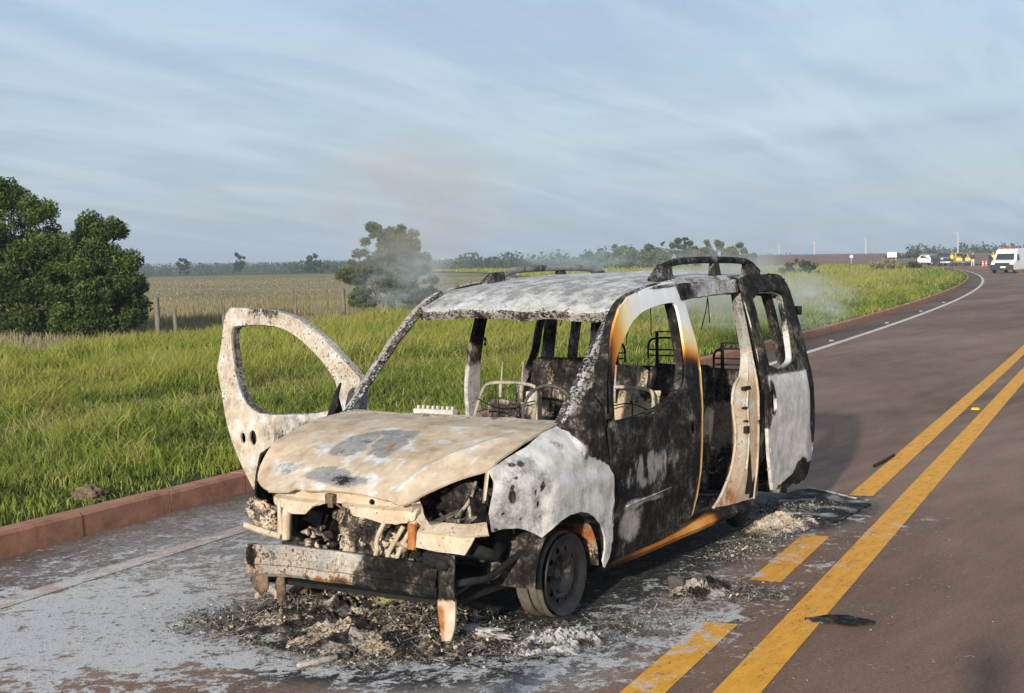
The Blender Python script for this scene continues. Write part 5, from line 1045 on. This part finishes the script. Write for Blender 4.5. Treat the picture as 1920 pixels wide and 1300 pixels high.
p = pos_at(62, 36.5); tree('tree', p, [(0, 0, 1.15, 1.55, 1.4, 1.2), (-.35, 0, 2.5, .95, 1.0, .95), (-1.5, .4, 1.5, 1.4, 1.2, 1.5), (-.35, .2, 3.35, .50, .5, .40), (.25, 0, 3.05, .45, .4, .40), (-.75, 0, 3.55, .30, .3, .35), (.75, 0, 2.0, .6, .5, .5)], 190, 80000, .046, .34, 5, 'tall dark green tree at the left edge, taller of the two', 'tree', M_LEAF, .11, 2, G_BIG)
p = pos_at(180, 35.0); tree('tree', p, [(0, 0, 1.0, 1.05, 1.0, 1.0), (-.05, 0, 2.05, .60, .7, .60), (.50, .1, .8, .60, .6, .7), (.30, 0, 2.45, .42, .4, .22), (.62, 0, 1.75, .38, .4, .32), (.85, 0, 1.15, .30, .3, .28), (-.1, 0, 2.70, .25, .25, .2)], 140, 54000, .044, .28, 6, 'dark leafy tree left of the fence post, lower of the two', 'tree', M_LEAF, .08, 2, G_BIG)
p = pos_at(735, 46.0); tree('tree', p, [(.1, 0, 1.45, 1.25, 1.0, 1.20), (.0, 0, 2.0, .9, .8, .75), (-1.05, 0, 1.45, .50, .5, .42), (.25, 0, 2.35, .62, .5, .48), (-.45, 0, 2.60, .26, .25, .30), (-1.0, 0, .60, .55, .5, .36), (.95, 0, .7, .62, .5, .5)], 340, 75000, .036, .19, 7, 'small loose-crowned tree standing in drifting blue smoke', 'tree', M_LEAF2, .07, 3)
# bushes and trees beyond the bend of the road
def far_tree(px, d, h, w, seed, label, mat=M_LEAF2, n=2600, trunk=True, group='shrubs and trees beyond the verge', z0=0.0, bl=None):
    p = pos_at(px, d); ls = max(.10, d*.0011)
    lob = bl or [(0, 0, h*.55, w*.5, w*.4, h*.42), (-w*.25, 0, h*.35, w*.3, w*.3, h*.32), (w*.27, 0, h*.38, w*.3, w*.3, h*.34)]
    o = tree('tree' if h > 3.4 else 'bush', p, lob, 26, n, ls, w*.13, seed, label, 'tree' if h > 3.4 else 'bush', mat, .09, 1, group); o.location.z = terrain_z(d)+z0; return o
far_tree(1115, 205, 3.1, 4.5, 41, 'bush leftmost of the green row behind the van roof')
far_tree(1150, 200, 3.6, 4.6, 42, 'upright green bush second in the row behind the van roof')
far_tree(1190, 195, 3.2, 5.2, 43, 'broad low bush in the middle of the row behind the van roof')
far_tree(1228, 190, 3.9, 4.6, 44, 'bright green bush right of the middle of the row behind the van roof')
far_tree(1278, 215, 5.4, 3.2, 45, 'dark slender tree rising above the roof rack', M_LEAF)
far_tree(1345, 200, 4.9, 6.4, 46, 'round olive tree above the roof rack, widest of the row', leafy('olive_leaves', [(0, (.05, .06, .02)), (.5, (.12, .12, .045)), (1, (.22, .19, .08))], .3), 4200)
far_tree(1392, 230, 3.0, 3.5, 47, 'small dark bush at the right end of the row')
far_tree(1300, 225, 4.2, 3.6, 48, 'dark tree between slender tree and olive tree', M_LEAF)
far_tree(1660, 150, 1.3, 3.0, 71, 'low brownish shrub on the grass left of the far vehicles', M_DRY, 1500, group=None)
far_tree(1712, 165, 1.0, 1.6, 72, 'small dark green shrub on the grass below the far vehicles', M_LEAF, 700, group=None)
far_tree(1500, 120, 1.5, 2.6, 73, 'dark tangled shrub on the verge above the smoke wisp', M_LEAFB, 1200, group=None)
far_tree(347, 330, 4.3+1.2, 2.6, 51, 'lone thin tree on the field edge left of the open door', M_LEAFB, 900, z0=.6)
far_tree(452, 330, 4.9+1.0, 2.2, 52, 'lone thin tree on the field edge above the open door', M_LEAFB, 900, z0=.8)
far_tree(591, 330, 6.2, 4.6, 53, 'lone domed tree on the field edge left of the smoke', M_LEAFB, 1800, z0=.2)
far_tree(1695, 330, 5.6, 6.0, 54, 'dark round tree beside the white billboard', M_LEAFB, 1800, z0=.4)
far_tree(1678, 335, 4.2, 5.0, 55, 'low dark bush behind the white billboard', M_LEAFB, 1200, z0=.2)
for k, px in enumerate((905, 918, 1000)): far_tree(px, 420, 6.6+.5*k, 4.5, 61+k, ('far grey tree left of a pair on the horizon', 'far grey tree right of a pair on the horizon', 'far grey tree alone on the horizon behind the roof')[k], M_LEAFB, 700, z0=1.0)
# distant woods: reads as one mass
g = np.random.default_rng(77); cl = []
for px0, px1, d0, d1, h0, h1, n in ((-80, 700, 560, 700, 7.6, 9.4, 520), (540, 640, 420, 460, 7.0, 8.4, 40), (600, 1120, 620, 900, 7.4, 9.6, 460), (860, 1260, 380, 430, 6.6, 9.0, 90), (1130, 1260, 420, 430, 9.5, 11.5, 20), (1400, 1700, 640, 800, 8.0, 10.0, 120), (1700, 1960, 480, 560, 9.5, 12.5, 150)):
    for _ in range(n):
        px, d, h = px0+(px1-px0)*g.random(), d0+(d1-d0)*g.random(), h0+(h1-h0)*g.random(); q = pos_at(px, d); z = terrain_z(d); r = 1.6+1.6*g.random()
        cl += [(q[0], q[1], z+h-r, r), (q[0]+g.normal(), q[1]+g.normal(), z+h*.45, r*1.5), (q[0]+g.normal(), q[1]+g.normal(), z+h*.15, r*1.5)]
me = leaf_mesh('distant_wood', cl, 150000, .60, 78); tag(link('distant_wood', me, M_LEAFB), 'blue-green band of distant woods along the horizon', 'woods', kind='stuff')

# ================================================================== fence, poles, signs
def post(px, d, h, w, lean, label):
    p = pos_at(px, d); a = Acc(); a.tube([(0, 0, -.2), (lean*.5, .01, h*.5), (lean, .0, h)], [w*.5, w*.48, w*.45], 7); o = a.build('fence_post', M_WOOD, None, True); o.location = (p[0], p[1], .05); return tag(o, label, 'fence post', 'posts of the field fence')
post(297, 33.5, 1.02, .13, .02, 'thick grey fence post just right of the dark trees')
post(331, 34.5, .72, .10, .05, 'short grey fence post right of the thick one')
post(555, 40.5, 1.05, .11, .0, 'slim pale fence post behind the top of the open door')
post(646, 43.5, .95, .12, .02, 'grey fence post at the left foot of the smoky tree')
post(420, 37, .85, .10, .0, 'fence post behind the open door frame')
for k, (px, d, h, lab) in enumerate(((1795, 470, 11.0, 'tall concrete power pole behind the yellow vehicle'), (1623, 540, 10.5, 'pale power pole left of the white billboard'), (1527, 600, 10.0, 'pale power pole in the middle of the brown field'), (1461, 640, 9.5, 'faint power pole at the left end of the brown field'))):
    p = pos_at(px, d); root = empty('power_pole', (p[0], p[1], terrain_z(d)), label=lab, cat='power pole', group='power poles across the fields'); z_ = -terrain_z(d)
    a = Acc(); a.tube([(0, 0, -.5), (0, 0, h+z_*.55)], [.30, .20], 8); a.build('pole', M_CONC, root, True)
    zz_ = h+z_*.55-.6; a = Acc(); dx, dy = _r[0], _r[1]; a.tube([(-dx*1.3, -dy*1.3, zz_), (dx*1.3, dy*1.3, zz_)], .09, 6); a.build('crossarm', M_CONC, root, True)
    for q in (-1.1, 0, 1.1): a = Acc(); a.tube([(dx*q, dy*q, zz_), (dx*q, dy*q, zz_+.45)], .09, 6); a.build('insulator', M_CONC, root, True)
def sign(name, px, d, w, h, z, label, oct=False):
    p = pos_at(px, d); root = empty(name, (p[0], p[1], terrain_z(d)), math.atan2(-_d[0], _d[1])+math.pi, label=label, cat='sign')
    z += -terrain_z(d)*.0; a = Acc()
    if oct: a.lathe([(0, -.02), (w/2, -.02), (w/2, .02), (0, .02)], (0, 0, z), 'y', 8)
    else: a.box((0, 0, z), (w, .06, h))
    a.build('board', M_VWHITE, root)
    for q in ((-.4*w, .4*w) if not oct else (0,)): a = Acc(); a.tube([(q, .06, -.1), (q, .06, z)], .05, 6); a.build('support', M_CONC, root, True)
sign('billboard', 1672, 215, 1.35, .72, 1.62, 'blank white rectangular board standing beyond the grass')
sign('road_sign', 1596, 215, .5, .5, 1.45, 'small white road sign left of the billboard', True)

# raised studs beside the painted lines
for k, (s_, t_, lab, m_) in enumerate(((16.2, -2.46, 'pale road stud by the edge line nearest the van tail', M_CONC), (24.5, -2.46, 'pale road stud by the edge line, second from the van', M_CONC), (32.8, -2.46, 'pale road stud by the edge line, third from the van', M_CONC), (41.0, -2.46, 'pale road stud by the edge line, fourth from the van', M_CONC), (49.5, -2.46, 'pale road stud by the edge line, fifth from the van', M_CONC), (11.0, 1.70, 'yellow road stud between the two yellow lines', M_VYELLOW))):
    a = Acc(); a.add([(-.06, -.05, 0), (.06, -.05, 0), (.06, .05, 0), (-.06, .05, 0), (-.035, -.035, .022), (.035, -.035, .022), (.035, .035, .022), (-.035, .035, .022)], [(0, 3, 2, 1), (4, 5, 6, 7), (0, 1, 5, 4), (1, 2, 6, 5), (2, 3, 7, 6), (3, 0, 4, 7)])
    o = a.build('road_stud', m_); o.location = st(s_, t_, .003); o.rotation_euler = (0, 0, RA); tag(o, lab, 'road stud', 'road studs')
# ================================================================== vehicles and people far down the road
def extrude(prof, w, taper=None):     # side profile (x, z) to a closed body of width w, narrower towards the top
    n = len(prof); V = []
    for s_ in (-1, 1):
        for x, z in prof: k = 1.0 if taper is None else np.interp(z, taper[0], taper[1]); V.append((x, s_*w/2*k, z))
    F = [(i, (i+1) % n, n+(i+1) % n, n+i) for i in range(n)]+[tuple(range(n))[::-1], tuple(range(n, 2*n))]
    a = Acc(); a.add(V, F); return a
def road_wheel(root, x, y, r, w=.2):
    a = Acc(); a.lathe([(0, -w/2), (r*.9, -w/2), (r, -w*.35), (r, w*.35), (r*.9, w/2), (0, w/2)], (0, 0, 0), 'y', 20); t = a.build('wheel', M_TYRE, root, True, split=40); t.location = (x, y, r)
    a = Acc(); a.lathe([(0, w/2+.005), (r*.55, w/2+.01), (r*.6, w/2-.02)], (0, 0, 0), 'y', 16); s_ = 1 if y > 0 else -1
    if s_ < 0: t.rotation_euler = (0, 0, math.pi)
    a.build('rim', M_VSILVER, t, True)
def quad_on(root, name, pts, mat, th=.02):
    a = Acc(); P = np.array(pts, float); nrm = np.cross(P[1]-P[0], P[2]-P[0]); nrm /= np.linalg.norm(nrm); k = len(P)
    a.add(list(P+nrm*.006)+list(P-nrm*th), [tuple(range(k)), tuple(range(k, 2*k))[::-1]]+[(i, k+i, k+(i+1) % k, (i+1) % k) for i in range(k)]); return a.build(name, mat, root, bevel=.004)
def ambulance(px, d, heading):
    p = pos_at(px, d); root = empty('white_van', (p[0], p[1], 0), heading, label='white high-roof van with red roof beacons driving up the road', cat='van')
    prof = [(2.35, .32), (2.42, .55), (2.36, .85), (2.22, 1.08), (1.62, 1.30), (1.22, 1.95), (1.0, 2.30), (.7, 2.42), (-2.7, 2.42), (-2.78, 2.2), (-2.8, .38)]
    extrude(prof, 1.98, ([.3, 1.2, 2.4], [1, 1, .86])).build('body', M_VWHITE, root, bevel=.06)
    quad_on(root, 'windscreen', [(1.66, -.78, 1.32), (1.66, .78, 1.32), (1.27, .72, 1.92), (1.27, -.72, 1.92)], M_GLASS)
    for s_ in (1, -1):
        quad_on(root, 'side_window', [(1.45, s_*.975, 1.32), (.55, s_*.975, 1.32), (.6, s_*.925, 1.86), (1.18, s_*.925, 1.86)][::s_], M_GLASS)
        quad_on(root, 'headlight', [(2.30, s_*.62, .82), (2.30, s_*.92, .84), (2.20, s_*.92, 1.06), (2.24, s_*.64, 1.0)][::-s_], M_LAMP)
        for x in (1.6, -1.75): road_wheel(root, x, s_*.86, .34)
        a = Acc(); a.box((1.45, s_*1.10, 1.42), (.1, .16, .28)); a.build('mirror', M_VDARK, root, bevel=.03)
    a = Acc(); a.box((2.38, 0, .58), (.14, 1.96, .56)); a.build('bumper', M_VDARK, root, bevel=.05); a = Acc(); a.box((2.36, 0, .93), (.08, 1.25, .20)); a.build('grille', M_VDARK, root, bevel=.03)
    a = Acc(); a.box((2.46, .1, .60), (.02, .45, .15)); a.build('number_plate', M_VWHITE, root)
    for y in (-.5, .0, .5): a = Acc(); a.box((.75, y, 2.47), (.25, .3, .12)); a.build('beacon', M_RED, root, bevel=.03)
    root.scale = (1, 1, .87); return root
def face_cam(px, d, off): p = pos_at(px, d); return math.atan2(CAM[1]-p[1], CAM[0]-p[0])+R(off)
ambulance(1893, 136, face_cam(1893, 136, -16))
def car(name, px, d, off, label, cat, body, kind, hood=None, z=None):
    p = pos_at(px, d); root = empty(name, (p[0], p[1], terrain_z(d)+.02 if z is None else z), face_cam(px, d, off), label=label, cat=cat)
    if kind == 'pickup': prof = [(2.5, .45), (2.55, .8), (2.45, 1.08), (1.4, 1.2), (.75, 1.74), (-.7, 1.76), (-1.0, 1.15), (-2.6, 1.15), (-2.65, .5)]
    else: prof = [(2.0, .35), (2.05, .65), (1.95, .88), (1.0, 1.02), (.35, 1.48), (-1.2, 1.52), (-1.9, 1.05), (-2.0, .4)]
    zt_ = max(q[1] for q in prof); wd = 1.86 if kind == 'pickup' else 1.72
    extrude(prof, wd, ([.3, 1.1, zt_], [1, 1, .80])).build('body', body, root, bevel=.05)
    if kind == 'pickup': quad_on(root, 'windscreen', [(1.36, -.74, 1.25), (1.36, .74, 1.25), (.82, .66, 1.70), (.82, -.66, 1.70)], M_GLASS); fx, hz = 2.52, .95
    else: quad_on(root, 'windscreen', [(.97, -.68, 1.06), (.97, .68, 1.06), (.42, .6, 1.45), (.42, -.6, 1.45)], M_GLASS); fx, hz = 2.02, .74
    for s_ in (1, -1):
        quad_on(root, 'side_window', [(.95 if kind == 'pickup' else .6, s_*wd*.475, 1.22 if kind == 'pickup' else 1.05), (-.75 if kind == 'pickup' else -1.4, s_*wd*.475, 1.22 if kind == 'pickup' else 1.07), (-.62 if kind == 'pickup' else -1.1, s_*wd*.42, zt_-.1), (.6 if kind == 'pickup' else .2, s_*wd*.42, zt_-.1)][::s_], M_GLASS)
        a = Acc(); a.box((fx, s_*wd*.36, hz), (.08, .34, .16)); a.build('headlight', M_LAMP, root, bevel=.02)
        for x in (fx*.62, -fx*.66): road_wheel(root, x, s_*wd*.44, .36 if kind == 'pickup' else .31)
    a = Acc(); a.box((fx+.02, 0, .5), (.12, wd*.98, .26)); a.build('bumper', M_VDARK if hood is None else hood, root, bevel=.03)
    a = Acc(); a.box((fx+.09, 0, .52), (.02, .4, .12)); a.build('number_plate', M_VWHITE, root)
    if hood is not None: quad_on(root, 'bonnet', [(fx-.1, -wd*.45, 1.09), (fx-.1, wd*.45, 1.09), (1.45, wd*.45, 1.21), (1.45, -wd*.45, 1.21)] if kind == 'pickup' else [(1.9, -.75, .9), (1.9, .75, .9), (1.05, .75, 1.03), (1.05, -.75, 1.03)], hood)
    return root
car('white_car', 1744, 224, 38, 'white car half behind the grass rise, leftmost of the far vehicles', 'car', M_VWHITE, 'car', z=0)
car('pickup_truck', 1766, 214, 14, 'dark pickup with silver bonnet beside the white car', 'pickup', M_VDARK, 'pickup', M_VSILVER, z=0)
yv = car('yellow_car', 1800, 210, 8, 'yellow car with dark front between the pickup and the people', 'car', M_VYELLOW, 'pickup', z=0)
# people: one continuous skinned body each
def person(px, d, off, label, top, legs, helmet=None, arm=0.2, vest=None):
    p = pos_at(px, d); root = empty('person', (p[0], p[1], 0), face_cam(px, d, off), label=label, cat='person', group='people standing by the far vehicles')
    J = {'pel': ((0, 0, .95), .15), 'wai': ((0, 0, 1.10), .14), 'che': ((.01, 0, 1.32), .165), 'nek': ((0, 0, 1.50), .065), 'hed': ((.02, 0, 1.60), .09), 'crn': ((.02, 0, 1.70), .085)}
    Ed = [('pel', 'wai'), ('wai', 'che'), ('che', 'nek'), ('nek', 'hed'), ('hed', 'crn')]
    for s_, k in ((1, 'l'), (-1, 'r')):
        J.update({k+'sh': ((0, s_*.19, 1.43), .075), k+'el': ((.02+arm*.3, s_*.26, 1.16), .05), k+'wr': ((.08+arm, s_*.22, .96+arm*.5), .04), k+'hp': ((0, s_*.10, .90), .105), k+'kn': ((.03*s_, s_*.11, .50), .072), k+'an': ((-.02+.04*s_, s_*.12, .09), .05), k+'to': ((.14+.04*s_, s_*.13, .04), .04)})
        Ed += [('che', k+'sh'), (k+'sh', k+'el'), (k+'el', k+'wr'), ('pel', k+'hp'), (k+'hp', k+'kn'), (k+'kn', k+'an'), (k+'an', k+'to')]
    ks = list(J); me = bpy.data.meshes.new('body'); me.from_pydata([J[k][0] for k in ks], [(ks.index(a), ks.index(b)) for a, b in Ed], []); o = bpy.data.objects.new('body', me); COL.objects.link(o); o.parent = root
    o.modifiers.new('skin', 'SKIN'); o.modifiers.new('sub', 'SUBSURF').levels = 1; o.modifiers['sub'].render_levels = 1
    for i, k in enumerate(ks): me.skin_vertices[0].data[i].radius = (J[k][1], J[k][1])
    me.skin_vertices[0].data[0].use_root = True
    m, nt, b_ = new_mat('clothed_body'); z_ = nd(nt, 'SeparateXYZ', None, Vector=objco(nt)).outputs[2]
    c = mixc(nt, mth(nt, 'GREATER_THAN', z_, .97), legs, top); c = mixc(nt, mth(nt, 'GREATER_THAN', z_, 1.49), c, (.35, .20, .14)); c = mixc(nt, mth(nt, 'LESS_THAN', z_, .10), c, (.02, .02, .02)); put(nt, b_.inputs['Base Color'], c); b_.inputs['Roughness'].default_value = .85; me.materials.append(m)
    a = Acc(); a.lump((.005, 0, 1.70), (.105, .095, .075), 1, .05, 2); a.build('helmet' if helmet else 'hair', helmet or M_BLACKCLOTH, root, True)
    if vest: a = Acc(); a.lathe([(.15, 1.02), (.165, 1.12), (.185, 1.3), (.17, 1.42), (.10, 1.47)], (0, 0, 0), 'z', 16); v = a.build('vest', vest, root, True); v.scale = (.95, 1.15, 1)
    return root
person(1823, 192, 15, 'person in dark jacket and pale trousers right of the yellow car', (.05, .035, .035), (.55, .54, .50), M_YCLOTH)
person(1806, 190, -20, 'person in blue trousers in front of the yellow car', (.025, .025, .03), (.05, .08, .22), None, .3)
person(1784, 200, 40, 'person in yellow top at the left of the yellow car', (.65, .45, .05), (.06, .05, .05), M_YCLOTH, .1, M_YCLOTH)
person(1855, 180, 60, 'person in dark clothes with yellow vest beside the white van', (.03, .035, .03), (.035, .05, .035), None, .2)
person(1861, 182, 10, 'person in bright yellow top half behind another one', (.75, .55, .05), (.4, .35, .28), M_YCLOTH, .4, M_YCLOTH)
def onlooker(x, y, label, arm):
    o = person(1821, 205, 0, label, (.05, .06, .09), (.04, .045, .06), None, arm); o.location = (x, y, 0); o.rotation_euler = (0, 0, YAW); o['group'] = 'onlookers beside the camera'; return o
onlooker(6.74, 4.62, 'person standing right at the camera whose head shadow falls at the lower right', .25)
onlooker(7.95, 2.92, 'person standing left of the camera whose shadow falls at the bottom middle', .1)
def cone(px, d, label):
    p = pos_at(px, d); root = empty('traffic_cone', (p[0], p[1], .02), label=label, cat='traffic cone', group='traffic cones by the far vehicles'); a = Acc(); a.box((0, 0, .02), (.42, .42, .04)); a.build('base', M_ORANGE, root)
    for z0, z1, m in ((.04, .28, M_ORANGE), (.28, .42, M_VWHITE), (.42, .56, M_ORANGE), (.56, .66, M_VWHITE), (.66, .75, M_ORANGE)): r = lambda z: .17-.19*z; a = Acc(); a.lathe([(0, z0), (r(z0), z0), (r(z1), z1), (0, z1)], (0, 0, 0), 'z', 14); a.build('band', m, root, True, split=40)
cone(1842, 196, 'orange and white traffic cone left of the white van'); cone(1848, 200, 'traffic cone just behind the first, nearer the white van')

# ================================================================== smoke
def smoke(name, c, r, dens, colr, seed, label, scale=1.6):
    bm = bmesh.new(); bmesh.ops.create_icosphere(bm, subdivisions=3, radius=1.0); me = bpy.data.meshes.new(name); bm.to_mesh(me); bm.free()
    m = bpy.data.materials.new('smoke_'+str(seed)); m.use_nodes = True; nt = m.node_tree; nt.nodes.clear(); out = nt.nodes.new('ShaderNodeOutputMaterial')
    co = objco(nt); ln = nd(nt, 'VectorMath', {'operation': 'LENGTH'}, Vector=co).outputs['Value']; fall = sstep(nt, ln, 1.0, .15)
    n = tex_noise(nt, scale, 5, .6, nd(nt, 'VectorMath', {'operation': 'ADD'}, _0=co, _1=(seed*3.1, seed, -seed)).outputs[0], .8)
    dn = mth(nt, 'MULTIPLY', mth(nt, 'MULTIPLY', fall, sstep(nt, n, .38, .72)), dens)
    pv = nd(nt, 'VolumePrincipled', None, Color=rgb(colr), Density=dn, Anisotropy=-.12); nt.links.new(pv.outputs[0], out.inputs['Volume'])
    o = link(name, me, m); o.location = c; o.scale = r; return tag(o, label, 'smoke', kind='stuff')
BL = (.62, .78, .86)
p = pos_at(758, 42); smoke('smoke', (p[0], p[1], 1.25), (1.8, 1.8, 1.3), .85, (.70, .84, .93), 1, 'blue smoke drifting in front of the small tree')
p = pos_at(770, 44); smoke('smoke', (p[0], p[1], 3.6), (3.8, 3.8, 3.0), .42, (.70, .68, .64), 2, 'faint brownish smoke plume rising above the small tree')
p = pos_at(1500, 30); smoke('smoke', (p[0], p[1], .95), (1.4, 1.4, .75), 1.5, (.66, .80, .88), 3, 'blue smoke wisp drifting right behind the tail of the van')
p = pos_at(1345, 26); smoke('smoke', (p[0], p[1], 1.3), (1.8, 1.8, .95), 1.7, (.62, .72, .76), 4, 'pale smoke seen through the open side of the van')
p = pos_at(1080, 52); smoke('smoke', (p[0], p[1], 1.9), (3.0, 3.0, .9), .45, BL, 5, 'thin smoke behind the roof of the van')

# pieces that came out of one loop become objects of their own
def split_loose(o):
    me = o.data; n = len(me.vertices); par = list(range(n))
    def find(i):
        while par[i] != i: par[i] = par[par[i]]; i = par[i]
        return i
    for e in me.edges: par[find(e.vertices[0])] = find(e.vertices[1])
    comp = {}
    for i in range(n): comp.setdefault(find(i), []).append(i)
    if len(comp) < 2: return
    at = {a.name: [tuple(d.color) for d in a.data] for a in me.attributes if a.data_type == 'FLOAT_COLOR'}; V = co_of(me); base = o.name.split('.')[0]
    for k, ids in enumerate(comp.values()):
        mp = {v: i for i, v in enumerate(ids)}; F = [tuple(mp[v] for v in p.vertices) for p in me.polygons if p.vertices[0] in mp]
        m2 = py_mesh(base, V[ids], F, me.polygons[0].use_smooth); m2.materials.append(me.materials[0])
        for nm, vals in at.items(): set_attr(m2, nm, np.array([vals[v] for v in ids]))
        if k == 0: o.data = m2
        else:
            c = o.copy(); c.data = m2; COL.objects.link(c)
for o in list(bpy.data.objects):
    if o.type == 'MESH' and o.name.split('.')[0] in ('post_slot', 'hanging_wire', 'hinge', 'lamp_bracket', 'axle', 'seat_leg', 'seat_strut', 'engine_bay', 'post_rib', 'bonnet_latch', 'dashboard_beam', 'melted_plastic', 'lamp_mount', 'chassis_leg', 'handle_socket', 'vent_grille', 'tail_panel', 'hub'): split_loose(o)

# thin evening haze over the fields
bm = bmesh.new(); bmesh.ops.create_cube(bm, size=1.0); me = bpy.data.meshes.new('haze'); bm.to_mesh(me); bm.free()
hz = link('haze', me, None); hz.scale = (3400, 3400, 40); hz.location = (0, 0, 10.5); tag(hz, kind='stuff')
mh = bpy.data.materials.new('haze_air'); mh.use_nodes = True; mh.node_tree.nodes.clear(); ho = mh.node_tree.nodes.new('ShaderNodeOutputMaterial')
hv = nd(mh.node_tree, 'VolumePrincipled', None, Color=(.62, .74, .88, 1), Density=.00055, Anisotropy=.0); mh.node_tree.links.new(hv.outputs[0], ho.inputs['Volume']); me.materials.append(mh)
